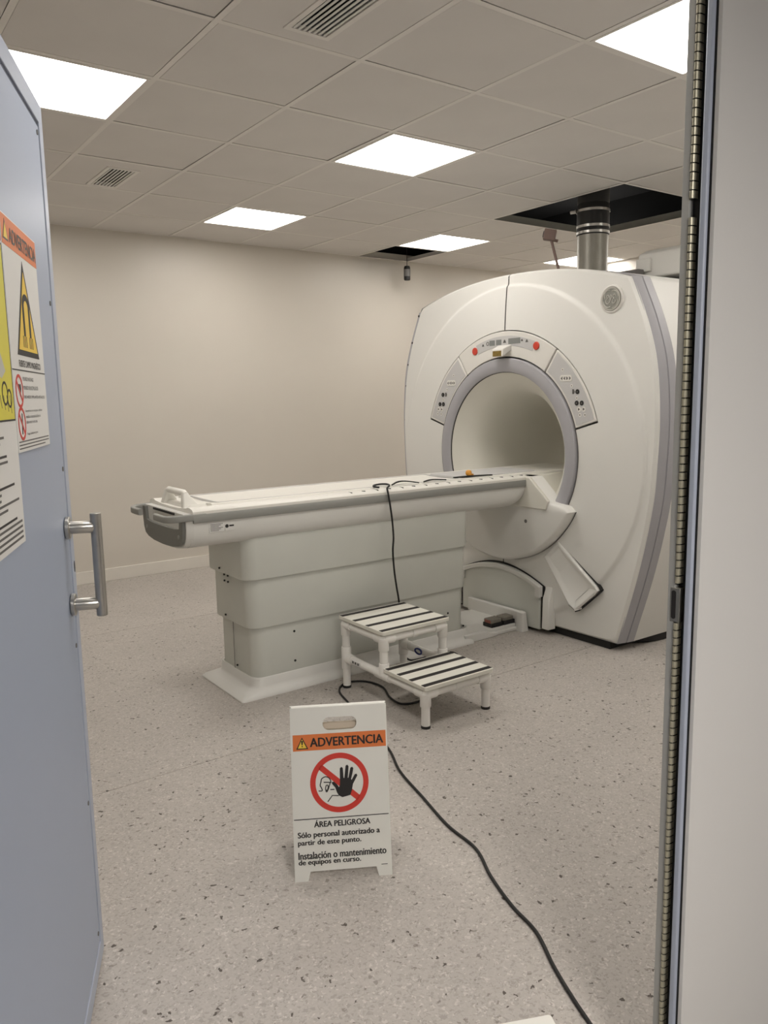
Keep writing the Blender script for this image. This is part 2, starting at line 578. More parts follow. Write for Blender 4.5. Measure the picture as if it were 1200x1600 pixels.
for cx_, lab_ in ((-0.8, 'added unseen fill light panel in the corridor, brightening the door, sign and right wall'),):
    r = thing('corridor_fill_light', lab_, 'light', (cx_, -3.9, 2.33))  # added fill light behind the camera, brightens door, sign and right wall
    box('frame', TBAR, r, cx_ - 0.32, cx_ + 0.32, -4.22, -3.58, 2.336, 2.35)
    box('diffuser', LED2, r, cx_ - 0.3, cx_ + 0.3, -4.2, -3.6, 2.33, 2.336)

# ------------------------------------------------------------------ door leaf and its handle
DE = Vector((-0.785, -0.745, 0))
DD = Vector((-0.39, -0.921, 0)).normalized()
DN = Vector((0.921, -0.39, 0)).normalized()
DF = Fr(DE, DD, (0, 0, 1))           # u along the leaf from the free edge, v up
if DF.n.dot(DN) < 0:
    DSG = -1.0
else:
    DSG = 1.0


class FrD(Fr):
    def p(s, a, b, h=0.0):
        return s.o + s.u * a + s.v * b + DN * h


DF = FrD(DE, DD, (0, 0, 1))
LW, LZ0, LZ1 = 1.168, 0.012, 2.074
door = bpy.data.objects.new('door_1', None)
C.objects.link(door)
hp = DE + DD * LW
door.location = (hp.x, hp.y, 0)
WL[door.name] = Vector(door.location)
struct(door, 'blue grey metal shielded door leaf standing open into the room')
rect = lambda a0, a1, b0, b1: [(a0, b0), (a1, b0), (a1, b1), (a0, b1)]
MB().prism(rect(0, LW, LZ0, LZ1), DF, -0.05, -0.006).build('leaf_core', DOORF, door, 0)
MB().strip(rect(0, LW, LZ0, LZ1), rect(0.040, LW - 0.04, LZ0 + 0.045, LZ1 - 0.045), DF, -0.006, 0.0).build('border', DOORF, door, 0, bevel=0.0015)
MB().strip(rect(0.040, LW - 0.04, LZ0 + 0.045, LZ1 - 0.045), rect(0.053, LW - 0.053, LZ0 + 0.058, LZ1 - 0.058), DF, -0.0065, -0.004).build('groove', GROOVE, door, 0)
MB().prism(rect(0.052, LW - 0.052, LZ0 + 0.057, LZ1 - 0.057), DF, -0.006, -0.001).build('face_panel', DOORB, door, 0, bevel=0.001)
for s_ in (0.070,):
    for z in (2.0, 1.64, 1.27, 0.85, 0.45, 0.10):
        MB().prism(circ(s_, z, 0.0055, 10), DF, -0.002, 0.001).build('screw', SEAM, door, 0)
MB().prism([(0.014 + 0.007 * cos(t), 1.03 + 0.014 * sin(t)) for t in [2 * pi * k / 14 for k in range(14)]], DF, -0.003, 0.0006).build('latch_hole', SIGNK, door, 0)
hs = 0.092
handle = MB().tube([DF.p(hs, 0.925, 0.066), DF.p(hs, 1.168, 0.066)], 0.0125, 18).build('pull_handle', STEEL, door, 40, bevel=0.0015)
for z in (0.955, 1.136):
    MB().tube([DF.p(hs, z, 0.0), DF.p(hs, z, 0.010)], 0.026, 24).build('rosette', STEEL, handle, 40, bevel=0.002)
    MB().tube([DF.p(hs, z, 0.010), DF.p(hs, z, 0.058), DF.p(hs, z, 0.064)], [0.0145, 0.0145, 0.011], 18).build('handle_post', STEEL, handle, 40)

# warning posters on the door
sg = thing('warning_poster', 'white poster with orange header, yellow magnet triangle, on the blue door', 'poster', DF.p(0.357, 1.335, 0))
PF = FrD(DE, -DD, (0, 0, 1))          # u towards the free edge: reads left to right
h0 = 0.0015


def U(s_):
    return -s_


MB().prism(rect(U(0.505), U(0.212), 1.335, 1.745), PF, -0.0008, h0).build('sheet', PAPERW, sg, 0)
MB().prism(rect(U(0.503), U(0.214), 1.692, 1.743), PF, h0, h0 + 0.0004).build('header_band', ORANGE, sg, 0)
text('ADVERTENCIA', PF, U(0.448), U(0.220), 1.702, 1.728, h0 + 0.0008, SIGNG, sg, bold=0.0012)
MB().prism([(U(0.497), 1.701), (U(0.455), 1.701), (U(0.476), 1.737)], PF, h0 + 0.0004, h0 + 0.0007).build('alert_triangle_edge', SIGNG, sg, 0)
MB().prism([(U(0.491), 1.704), (U(0.461), 1.704), (U(0.476), 1.730)], PF, h0 + 0.0007, h0 + 0.001).build('alert_triangle', YELLOW, sg, 0)
MB().prism([(U(0.452), 1.508), (U(0.258), 1.508), (U(0.355), 1.684)], PF, h0, h0 + 0.0004).build('magnet_triangle_edge', SIGNK, sg, 0)
MB().prism([(U(0.436), 1.518), (U(0.274), 1.518), (U(0.355), 1.664)], PF, h0 + 0.0004, h0 + 0.0008).build('magnet_triangle', YELLOW, sg, 0)
hsx, hsz = U(0.355), 1.600
arc_o = [(hsx + 0.032 * cos(radians(t)), hsz + 0.024 * sin(radians(t))) for t in range(0, 181, 12)]
arc_i = [(hsx + 0.018 * cos(radians(t)), hsz + 0.012 * sin(radians(t))) for t in range(180, -1, -12)]
MB().prism([(hsx + 0.032, 1.545)] + arc_o + [(hsx - 0.032, 1.545), (hsx - 0.018, 1.545)] + arc_i + [(hsx + 0.018, 1.545)], PF, h0 + 0.0008, h0 + 0.0012).build('magnet_symbol', SIGNK, sg, 0)
for k in range(6):
    du = (-0.04, -0.027, -0.014, 0.014, 0.027, 0.04)[k]
    MB().prism(rect(hsx + du - 0.002, hsx + du + 0.002, 1.524, 1.545), PF, h0 + 0.0008, h0 + 0.0011).build('field_line', SIGNK, sg, 0)
text('FUERTE CAMPO MAGNÉTICO', PF, U(0.448), U(0.255), 1.487, 1.502, h0 + 0.0004, SIGNK, sg, bold=0.0002)
MB().prism(rect(U(0.505), U(0.212), 1.4795, 1.4815), PF, h0, h0 + 0.0004).build('divider_line', SIGNK, sg, 0)
for zc in (1.443, 1.385):
    MB().strip(circ(U(0.463), zc, 0.030), circ(U(0.463), zc, 0.0245), PF, h0, h0 + 0.0006).build('prohibition_ring', PRED, sg, 0)
    fr2 = [(U(0.463) - 0.021, zc + 0.017), (U(0.463) - 0.017, zc + 0.021), (U(0.463) + 0.021, zc - 0.017), (U(0.463) + 0.017, zc - 0.021)]
    MB().prism(fr2, PF, h0, h0 + 0.0005).build('prohibition_bar', PRED, sg, 0)
heart = [(0, -0.012), (0.012, 0.002), (0.010, 0.010), (0.004, 0.011), (0, 0.007), (-0.004, 0.011), (-0.010, 0.010), (-0.012, 0.002)]
MB().prism([(U(0.463) + a * 0.9 + 0.004, 1.445 + b) for a, b in heart], PF, h0, h0 + 0.0004).build('heart_symbol', SIGNK, sg, 0)
MB().prism([(U(0.463) - 0.004, 1.366), (U(0.463) + 0.002, 1.366), (U(0.463) + 0.008, 1.402), (U(0.463) + 0.002, 1.404)], PF, h0, h0 + 0.0004).build('implant_symbol', SIGNK, sg, 0)
for t_, a0, a1, z, hh in (('PROHIBIDO MARCAPASOS', 0.428, 0.335, 1.462, 0.007), ('PROHIBIDO NEUROESTIMULADORES', 0.428, 0.295, 1.446, 0.007), ('PROHIBIDO IMPLANTES METÁLICOS', 0.428, 0.235, 1.430, 0.007),
                          ('Las personas con marcapasos, implantes', 0.426, 0.272, 1.404, 0.006), ('metálicos o neuroestimuladores no', 0.426, 0.292, 1.394, 0.006), ('deben entrar en esta zona.', 0.426, 0.325, 1.384, 0.006),
                          ('Riesgo de lesiones graves.', 0.426, 0.328, 1.362, 0.006)):
    text(t_, PF, U(a0), U(a1), z, z + hh, h0 + 0.0004, SIGNK, sg)
for k, z in enumerate((1.352, 1.346, 1.340)):
    MB().prism(rect(U(0.498), U(0.222 + 0.04 * (k == 2)), z, z + 0.0022), PF, h0, h0 + 0.0003).build('fine_print', SIGNG, sg, 0)

sg2 = thing('instruction_poster', 'tall white and yellow poster with fine print, beside the magnet triangle poster', 'poster', DF.p(0.76, 1.18, 0))
MB().prism(rect(U(1.01), U(0.511), 1.180, 1.745), PF, -0.0008, h0).build('sheet', PAPERW, sg2, 0)
MB().prism(rect(U(1.008), U(0.513), 1.692, 1.743), PF, h0, h0 + 0.0004).build('header_band', PRED, sg2, 0)
MB().strip(rect(U(1.0), U(0.514), 1.392, 1.688), rect(U(0.997), U(0.517), 1.395, 1.685), PF, h0, h0 + 0.0006).build('picture_border', SIGNK, sg2, 0)
MB().prism(rect(U(0.998), U(0.516), 1.394, 1.686), PF, h0, h0 + 0.0004).build('yellow_picture', LIME, sg2, 0)
chair = [(0.655, 1.545), (0.600, 1.520), (0.560, 1.475), (0.590, 1.462), (0.640, 1.480)]
MB().prism([(U(a), b) for a, b in chair], PF, h0 + 0.0004, h0 + 0.0008).build('wheelchair_drawing', mat('print_pale_grey', (0.74, 0.74, 0.70), 0.6, var=0), sg2, 0)
for cx, cz, rr in ((0.575, 1.438, 0.020), (0.545, 1.430, 0.016)):
    MB().strip(circ(U(cx), cz, rr), circ(U(cx), cz, rr - 0.004), PF, h0 + 0.0004, h0 + 0.0008).build('wheel_drawing', SIGNK, sg2, 0)
for k in range(5):
    a = 0.535 + 0.022 * k
    MB().prism([(U(a), 1.405 + 0.003 * k), (U(a + 0.002), 1.405 + 0.003 * k), (U(a + 0.008), 1.435), (U(a + 0.006), 1.435)], PF, h0 + 0.0004, h0 + 0.0007).build('motion_line', SIGNG, sg2, 0)
random.seed(3)
zz = 1.378
for k in range(17):
    if k in (3, 7, 12):
        zz -= 0.012
    w_ = random.uniform(0.30, 0.46) if k < 13 else 0.47
    MB().prism(rect(U(0.995), U(0.995 - w_), zz - 0.004, zz), PF, h0, h0 + 0.0003).build('fine_print', SIGNK if k in (0, 3, 7, 12) else SIGNG, sg2, 0)
    zz -= 0.0093

# ------------------------------------------------------------------ door jamb with contact fingers
jamb = struct(MB().box(0.0, 0.035, -1.8615, -1.8465, 0, DZ).build('trim_1', JAMB, None, 0, bevel=0.0015), 'grey metal door jamb lined with copper contact fingers')
box('finger_channel', BLACK, jamb, 0.012, 0.035, -1.884, -1.8615, 0, DZ)
box('edge_strip', DOORF, jamb, -0.004, 0.035, -1.8965, -1.884, 0, DZ, bevel=0.003)
box('shadow_gap', BLACK, jamb, 0.003, 0.035, -1.9003, -1.8965, 0, DZ)
fm = MB()
L_ = []
for u_, h_ in ((-1.8612, 0.0005), (-1.863, -0.0025), (-1.8655, -0.0035), (-1.868, -0.0025), (-1.870, 0.002), (-1.8705, 0.011)):
    L_.append((h_, u_))
fm.loft([[(h_, u_, z) for h_, u_ in L_] for z in (0.0, 0.0128)], closed=False, cap0=False, cap1=False)
fm.loft([[(h_ + 0.0006, u_, z) for h_, u_ in L_] for z in (0.0, 0.0128)], closed=False, cap0=False, cap1=False)
fo = None
pitch = 0.0148
k = 0
z = 0.02
while z < DZ - 0.02:
    if not (1.0 - 0.016 < z < 1.062 or 1.716 < z < 1.738):
        if fo is None:
            fo = fm.build('contact_finger', FINGER, jamb, 50)
            for v in fo.data.vertices:
                v.co += wl(jamb)
            o = fo
        else:
            o = bpy.data.objects.new('contact_finger', fo.data)
            C.objects.link(o)
            o.parent = jamb
        o.location = Vector((random.uniform(-0.0004, 0.0004), 0, z)) - wl(jamb)
    z += pitch
box('strike_plate', STEEL2, jamb, -0.001, 0.02, -1.873, -1.853, 0.996, 1.062, bevel=0.001)
MB().loft([[(x, -1.8605 + a, 1.029 + b) for a, b in rrect(-0.0045, 0.0045, -0.027, 0.027, 0.004)] for x in (-0.0016, 0.01)]).build('latch_slot', SIGNK, jamb, 0)
struct(MB().box(DX0, DX0 + 0.012, YO, YF, 0, DZ).build('trim_2', JAMB, None, 0))
struct(MB().box(DX0 + 0.012, 0.0, YO, YF, DZ - 0.012, DZ).build('trim_3', JAMB, None, 0))

# ------------------------------------------------------------------ scanner
BY, BZ = 0.80, 1.06
SX = 2.165


def SP(dy, dz, x):
    return (x, BY - dy, BZ + dz)


side = crom([(0.868, 2.012), (0.965, 1.79), (1.03, 1.57), (1.055, 1.30), (1.05, 1.06), (1.03, 0.82), (0.955, 0.46), (0.835, 0.045)], 10)
top = [(0.868 * t, 2.130 - 0.118 * t ** 2.2) for t in [k / 14 for k in range(14)]]
half = [(a, b - BZ) for a, b in top] + [(p[0], p[1] - BZ) for p in side]
half = half + [(0.835 * (1 - t), 0.045 - BZ) for t in [k / 10 for k in range(1, 11)]]
OUTL = half + [(-a, b) for a, b in half[-2:0:-1]]


def r_out(th):
    """distance from the bore axis to the outline in direction th (0 = towards +dy)"""
    dx, dy = cos(th), sin(th)
    best = 9
    n = len(OUTL)
    for i in range(n):
        x1, y1 = OUTL[i]
        x2, y2 = OUTL[(i + 1) % n]
        ex, ey = x2 - x1, y2 - y1
        den = dx * ey - dy * ex
        if abs(den) < 1e-9:
            continue
        t = (x1 * ey - y1 * ex) / den
        s_ = (x1 * dy - y1 * dx) / den
        if t > 0 and -1e-6 <= s_ <= 1 + 1e-6:
            best = min(best, t)
    return best


def sstep(a, b, x):
    t = min(1, max(0, (x - a) / (b - a)))
    return t * t * (3 - 2 * t)


def xf(r):
    x = SX + 0.020 * ((min(max(r, 0.58), 1.0) - 0.58) / 0.42) ** 2
    x += 0.013 * sstep(0.994, 1.010, r)
    x += 0.05 * max(0, r - 1.01)
    return x


scan = thing('scanner', 'large white magnetic resonance scanner with round bore and lavender side trim', 'scanner', (3.0, BY, 0))
R_RING0, R_RING1, R_PAN = 0.495, 0.577, 0.735
PA = [16.2, 55.7, 124.5, 163.9]          # control arc divisions, degrees


def r_in(deg):
    d = deg % 360
    return R_PAN + 0.006 if PA[0] - 0.5 <= d <= PA[3] + 0.5 else 0.583


for sgn, nm in ((1, 'front_cover'), (-1, 'front_cover')):
    degs = sorted(set([round(-90 + 1.5 * k, 3) for k in range(121)] + [PA[0] - 0.5]))
    loops, inner = [], []
    fr_ = [k / 56 for k in range(55)] + [0.985, 0.994, 1.0]
    ri = R_PAN + 0.006
    for d in degs:
        th = radians(d)
        ro = r_out(th)
        L = [(ri, xf(ri) + 0.02)] if d >= PA[0] - 0.6 else []
        L = [(ri, xf(ri) + 0.02 if d > PA[0] - 0.5 else xf(ri))] + [(ri + (ro - ri) * t, xf(ri + (ro - ri) * t) + 0.016 * sstep(0.955, 1.0, t) ** 2) for t in fr_] + [(ro, xf(ro) + 0.04)]
        loops.append([SP(sgn * max(0.004, r_ * cos(th)), r_ * sin(th), x) for r_, x in L])
        if d <= PA[0] - 0.5 + 1e-6:
            inner.append([SP(sgn * max(0.004, r_ * cos(th)), r_ * sin(th), x) for r_, x in [(0.583, xf(0.583) + 0.02)] + [(0.583 + (ri - 0.583) * k / 8, xf(0.583 + (ri - 0.583) * k / 8)) for k in range(9)]])
    cvr = MB()
    cvr.loft(loops, closed=False, cap0=False, cap1=False)
    cvr.loft(inner, closed=False, cap0=False, cap1=False)
    cvr.build(nm, COVER, scan, 35)
bk = MB()
outb = [(a * 0.985, b * 0.985 if b > 0 else b * 0.99) for a, b in OUTL]
inb = [(0.585 * cos(atan2(b, a)), 0.585 * sin(atan2(b, a))) for a, b in outb]
bk.loft([[SP(a, b, 2.262) for a, b in outb], [SP(a * .5 + c * .5, b * .5 + d * .5, 2.215) for (a, b), (c, d) in zip(outb, inb)], [SP(a, b, 2.2) for a, b in inb], [SP(a, b, 2.16) for a, b in inb]], True, False, False)
bk.build('cover_backing', SEAM, scan, 0)


def oloop(x, sc, zmin=0.0):
    return [SP(a * (1 + sc), max(b, zmin - BZ), x) for a, b in OUTL]


MB().loft([oloop(2.222, -0.004), oloop(2.23, 0.002), oloop(2.278, 0.016), oloop(2.281, 0.008)], True, False, False).build('trim_band', LAVENDER, scan, 50)
MB().loft([oloop(2.278, 0.010), oloop(2.2845, 0.006)], True, False, False).build('trim_groove', DARKGAP, scan, 0)
MB().loft([oloop(2.2835, 0.010), oloop(2.2855, 0.019), oloop(2.335, 0.026)], True, False, False).build('trim_band', LAVENDER, scan, 50)
back = [oloop(2.336, 0.022), oloop(2.337, 0.026), oloop(2.8, 0.035), oloop(3.55, 0.030)]
back += [[SP(a * s_, b * s_ if b > 0 else b, x) for a, b in OUTL] for x, s_ in ((3.68, 1.0), (3.74, 0.96), (3.76, 0.90))]
ring_end = [SP(0.52 * cos(atan2(b, a)), 0.52 * sin(atan2(b, a)), 3.76) for a, b in OUTL]
MB().loft(back + [ring_end], True, False, False).build('side_shell', COVER, scan, 50)
lo_, li_ = [], []
for a, b in OUTL:
    if a < -0.8 and -0.55 < b < 0.945:
        lo_.append((a - 0.046 + 0.012 * sstep(0.5, 0.94, b), b))
        li_.append((a + 0.012, b))
MB().loft([[SP(a, b, 2.236) for a, b in lo_], [SP(a, b, 2.236) for a, b in li_], [SP(a, b, 2.25) for a, b in li_], [SP(a, b, 2.25) for a, b in lo_], [SP(a, b, 2.236) for a, b in lo_]], False, False, False).build('mounting_flange', LAVENDER, scan, 40)
# screws down the far trim band
for dz in (0.90, 0.72, 0.57, 0.42, 0.20, 0.04, -0.13, -0.37):
    i = min((i for i in range(len(OUTL)) if OUTL[i][0] < 0), key=lambda i: abs(OUTL[i][1] - dz))
    a, b = OUTL[i]
    P = Vector(SP(a - 0.026, b, 2.236))
    MB().tube([P + Vector((0.004, 0, 0)), P + Vector((-0.003, 0, 0))], 0.0075, 10).build('screw', DARKGAP, scan, 0)
# plinth
MB().loft([[(x, y, z) for x, y in rrect(2.34, 3.6, BY - 0.86, BY + 0.86, 0.25, 8)] for z in (0.0, 0.05)]).build('plinth', BLACK, scan, 40, bevel=0.01)
MB().box(2.23, 2.5, BY - 0.78, BY + 0.78, 0.0, 0.042).build('plinth', DARKGAP, scan, 0)

# bore ring and flared bore
prof = [(R_RING1, 2.19), (R_RING1, 2.158), (R_RING1 - 0.006, 2.150), (0.54, 2.146), (R_RING0 + 0.008, 2.150), (R_RING0, 2.156), (R_RING0 - 0.002, 2.168)]
MB().lathe([(r_, x) for r_, x in prof], (0, BY, BZ), 'x', 96, False, False).build('bore_ring', LAVENDER, scan, 40)
MB().lathe([(R_RING0 + 0.001, 2.158), (R_RING0 - 0.004, 2.168), (R_RING0 - 0.004, 2.172)], (0, BY, BZ), 'x', 96, False, False).build('ring_seam', DARKGAP, scan, 0)
bprof = [(0.4915, 2.168), (0.483, 2.176), (0.462, 2.195), (0.435, 2.222), (0.408, 2.255), (0.386, 2.295), (0.370, 2.345), (0.358, 2.41), (0.348, 2.49), (0.338, 2.60), (0.330, 2.75), (0.325, 2.95), (0.33, 3.2), (0.345, 3.4), (0.38, 3.55), (0.44, 3.68), (0.52, 3.76)]
MB().lathe(bprof, (0, BY, BZ), 'x', 96, False, False).build('bore', BORE, scan, 60)


def sector(d0, d1, r0, r1, n=24):
    o_ = [(r1 * cos(radians(d0 + (d1 - d0) * k / n)), r1 * sin(radians(d0 + (d1 - d0) * k / n))) for k in range(n + 1)]
    i_ = [(r0 * cos(radians(d1 + (d0 - d1) * k / n)), r0 * sin(radians(d1 + (d0 - d1) * k / n))) for k in range(n + 1)]
    return o_ + i_


class FrS(Fr):
    """scanner front: u = dy (towards the doorway side), v = dz, height out of the face"""
    def __init__(s, x):
        s.x = x

    def p(s, a, b, h=0.0):
        return Vector((s.x - h, BY - a, BZ + b))


SF = FrS(2.176)
cp = MB().prism(sector(PA[1] + 0.35, PA[2] - 0.35, 0.584, R_PAN), SF, -0.01, 0.014).build('control_panel', COVER2, scan, 40, bevel=0.004)
MB().prism(sector(69, 110.5, 0.648, 0.708, 20), SF, 0.012, 0.0155).build('display_strip', KEYPAD, cp, 0, bevel=0.001)
for a0, a1, b0, b1 in ((-0.125, -0.078, 0.655, 0.687), (-0.066, -0.021, 0.656, 0.688), (0.038, 0.136, 0.657, 0.690)):
    MB().prism(rect(a0, a1, b0, b1), SF, 0.015, 0.0168).build('display', LCD, cp, 0)
for a, b, t_ in ((-0.182, 0.661, 0.010), (0.006, 0.674, 0.013), (0.150, 0.673, 0.009), (0.189, 0.666, 0.011)):
    MB().prism([(a - t_, b - t_ * .6), (a + t_, b - t_ * .6), (a + t_ * .3, b + t_ * .8), (a - t_ * .3, b + t_ * .8)], SF, 0.015, 0.0166).build('symbol', SIGNG, cp, 0)
MB().strip(circ(-0.141, 0.669, 0.012, 16), circ(-0.141, 0.669, 0.008, 16), SF, 0.015, 0.0166).build('symbol', SIGNG, cp, 0)
for a, b in ((-0.256, 0.630), (0.264, 0.634)):
    MB().prism(circ(a, b, 0.0235, 28), SF, 0.012, 0.020).build('emergency_button', RED, cp, 40, bevel=0.003)
# alignment light head
MB().loft([[SF.p(-0.050, 0.622, 0.012), SF.p(0.062, 0.622, 0.012), SF.p(0.062, 0.655, 0.012), SF.p(-0.050, 0.655, 0.012)],
           [SF.p(-0.045, 0.582, 0.075), SF.p(0.050, 0.582, 0.075), SF.p(0.052, 0.628, 0.072), SF.p(-0.047, 0.628, 0.072)]]).build('laser_head', COVER2, cp, 0, bevel=0.004)
MB().prism(rect(-0.034, 0.038, 0.586, 0.618), FrS(2.176 - 0.0735), 0.0, 0.003).build('laser_window', AMBER, cp, 0, bevel=0.001)


def keypad(d0, d1, items):
    k_ = MB().prism(sector(d0, d1, 0.584, R_PAN), SF, -0.01, 0.012).build('keypad', COVER2, scan, 40, bevel=0.004)
    MB().prism(sector(d0 + 1.1, d1 - 1.1, 0.597, R_PAN - 0.013), SF, 0.010, 0.0135).build('key_field', KEYPAD, k_, 0, bevel=0.001)
    for kind, a, b in items:
        if kind == 'b':
            MB().prism(circ(a, b, 0.0135, 20), SF, 0.012, 0.0165).build('button', BLACK, k_, 0, bevel=0.001)
            MB().prism(circ(a, b, 0.005, 10), SF, 0.016, 0.0172).build('button_mark', SIGNG, k_, 0)
        elif kind == 'h':
            MB().prism([(a - 0.006, b - 0.013), (a + 0.004, b - 0.013), (a + 0.010, b), (a + 0.004, b + 0.013), (a - 0.006, b + 0.013)], SF, 0.012, 0.016).build('button', SIGNG, k_, 0)
        elif kind == 'a':
            MB().prism(circ(a, b, 0.0145, 18), SF, 0.012, 0.0150).build('button', COVER2, k_, 0)
            MB().prism([(a - 0.006, b - 0.008), (a + 0.008, b), (a - 0.006, b + 0.008)], SF, 0.0150, 0.0158).build('button_mark', SIGNG, k_, 0)
        elif kind == 's':
            MB().prism(circ(a, b, 0.010, 16), SF, 0.012, 0.0148).build('button', COVER2, k_, 0)
            MB().prism(circ(a, b, 0.004, 8), SF, 0.0148, 0.0155).build('button_mark', SIGNG, k_, 0)
        elif kind == 'd':
            MB().prism(circ(a, b, 0.009, 14), SF, 0.012, 0.0150).build('lamp_dot', COVER2, k_, 0)
            MB().prism(circ(a, b, 0.0035, 8), SF, 0.0150, 0.0158).build('lamp_mark', SIGNG, k_, 0)
        elif kind == 'p':
            MB().prism(rrect(a - 0.043, a + 0.043, b - 0.018, b + 0.018, 0.012, 4), SF, 0.012, 0.0155).build('arrow_pad', COVER2, k_, 0, bevel=0.001)
            for j in range(4):
                u_ = a - 0.030 + 0.020 * j
                sg_ = -1 if j < 2 else 1
                MB().prism([(u_ - sg_ * 0.005, b - 0.010), (u_ + sg_ * 0.007, b), (u_ - sg_ * 0.005, b + 0.010)], SF, 0.0155, 0.0163).build('arrow_mark', SIGNG, k_, 0)
    return k_


RK = [('d', 0.463, 0.491), ('p', 0.488, 0.443), ('d', 0.530, 0.401), ('h', 0.542, 0.369), ('b', 0.572, 0.368), ('d', 0.569, 0.334), ('b', 0.568, 0.306), ('b', 0.603, 0.306),
      ('a', 0.585, 0.272), ('a', 0.618, 0.273), ('s', 0.592, 0.241), ('s', 0.627, 0.242)]
keypad(PA[0] + 0.35, PA[1] - 0.35, RK)
keypad(PA[2] + 0.35, PA[3] - 0.35, [(k_, -a if k_ != 'b' else -a, b - 0.004) for k_, a, b in RK])

# round embossed emblem
EF = FrS(xf(1.13) - 0.006)
ey, ez = 0.757, 0.846
emb = MB().lathe([(0.076, 0.014), (0.073, 0.0), (0.066, -0.003), (0.060, 0.001)], (EF.x, BY - ey, BZ + ez), 'x', 40, False, False).build('emblem', COVER2, scan, 50)
MB().prism(circ(ey, ez, 0.060, 40), EF, -0.01, 0.003).build('emblem_disc', LOGO, emb, 0)
MB().strip(circ(ey, ez, 0.0585, 40), circ(ey, ez, 0.0535, 40), EF, 0.003, 0.005).build('emblem_rim', LOGO2, emb, 0)
for k in range(4):
    a0 = radians(45 + 90 * k)
    P_ = []
    for t in range(13):
        u_ = t / 12
        rr_ = 0.047 + 0.004 * sin(u_ * pi)
        aa = a0 + radians(-34 + 74 * u_)
        P_.append((ey + rr_ * cos(aa) * (1 - 0.18 * u_ ** 3), ez + rr_ * sin(aa) * (1 - 0.18 * u_ ** 3)))
    MB().tube([EF.p(a, b, 0.004) for a, b in P_], [0.0015 + 0.0015 * sin(pi * t / 12) for t in range(13)], 6).build('emblem_flourish', LOGO2, emb, 40)


def script(pts, w=0.0022):
    P_ = crom([(ey + a, ez + b) for a, b in pts], 6)
    MB().tube([EF.p(p[0], p[1], 0.004) for p in P_], w, 6).build('emblem_letter', LOGO2, emb, 40)


# intertwined cursive capital G and E
script([(-0.030, 0.006), (-0.026, 0.018), (-0.016, 0.020), (-0.014, 0.011), (-0.022, 0.004), (-0.031, -0.004), (-0.031, -0.018), (-0.020, -0.024), (-0.008, -0.014), (0.000, 0.000), (0.004, 0.014), (-0.002, 0.020), (-0.006, 0.010), (-0.004, -0.006), (-0.008, -0.020)])
script([(0.030, 0.014), (0.024, 0.022), (0.014, 0.018), (0.012, 0.008), (0.020, 0.002), (0.012, -0.002), (0.008, -0.014), (0.014, -0.023), (0.024, -0.021), (0.030, -0.012), (0.026, -0.006)])

# chin below the bore, bridge and docking parts
RC = 0.648
tipd = -27.5
arc = [(RC * cos(radians(tipd - (180 + 2 * tipd) * k / 48)), RC * sin(radians(tipd - (180 + 2 * tipd) * k / 48))) for k in range(49)]
chin = [(0.285, -0.118), (0.44, -0.254), (0.505, -0.262), (0.545, -0.272)] + arc + [(-0.545, -0.272), (-0.505, -0.262), (-0.44, -0.254), (-0.285, -0.118)]


def inset(pts, d):
    n = len(pts)
    out = []
    for i in range(n):
        p0, p1, p2 = Vector(pts[i - 1]), Vector(pts[i]), Vector(pts[(i + 1) % n])
        e1, e2 = (p1 - p0), (p2 - p1)
        n1 = Vector((e1.y, -e1.x)).normalized() if e1.length > 1e-9 else Vector((0, 0))
        n2 = Vector((e2.y, -e2.x)).normalized() if e2.length > 1e-9 else Vector((0, 0))
        nn = (n1 + n2)
        nn = nn.normalized() if nn.length > 1e-9 else n1
        c_ = max(0.45, nn.dot(n1))
        out.append(tuple(p1 + nn * (d / c_)))
    return out


area = sum(chin[i][0] * chin[(i + 1) % len(chin)][1] - chin[(i + 1) % len(chin)][0] * chin[i][1] for i in range(len(chin)))
sgnI = 1 if area < 0 else -1
ch = MB()
loops = []
for x, d in ((2.20, 0.0), (2.128, 0.0), (2.116, 0.002), (2.107, 0.006), (2.101, 0.012), (2.098, 0.019)):
    loops.append([SP(a, b, x) for a, b in inset(chin, sgnI * d)])
ch.loft(loops, True, False, True)
chin_o = ch.build('dock_housing', COVER, scan, 40)
MB().loft([[SP(a * 1.006, b * 1.006, 2.160) for a, b in arc], [SP(a * 1.006, b * 1.006, 2.20) for a, b in arc]], False, False, False).build('dock_seam', DARKGAP, scan, 0)
MB().prism(circ(0.253, -0.383, 0.011, 14), FrS(2.098), -0.01, 0.0006).build('hole_plug', SEAM, scan, 0)
# cream bridge filling the lower bore
br = [(0.285, -0.118), (0.435, -0.246), (0.42, -0.30), (-0.42, -0.30), (-0.435, -0.246), (-0.285, -0.118)]
MB().loft([[SP(a * s_, b, x) for a, b in br] for x, s_ in ((2.088, 1.0), (2.30, 0.86), (2.45, 0.74), (3.5, 0.72))]).build('bridge', BORE, scan, 30, bevel=0.006)
# scooped recess on the lower cover, both sides
sc_ = [(0.449, -0.486), (0.727, -0.697), (0.742, -0.716), (0.732, -0.736), (0.596, -0.860), (0.575, -0.864), (0.533, -0.843), (0.337, -0.590)]


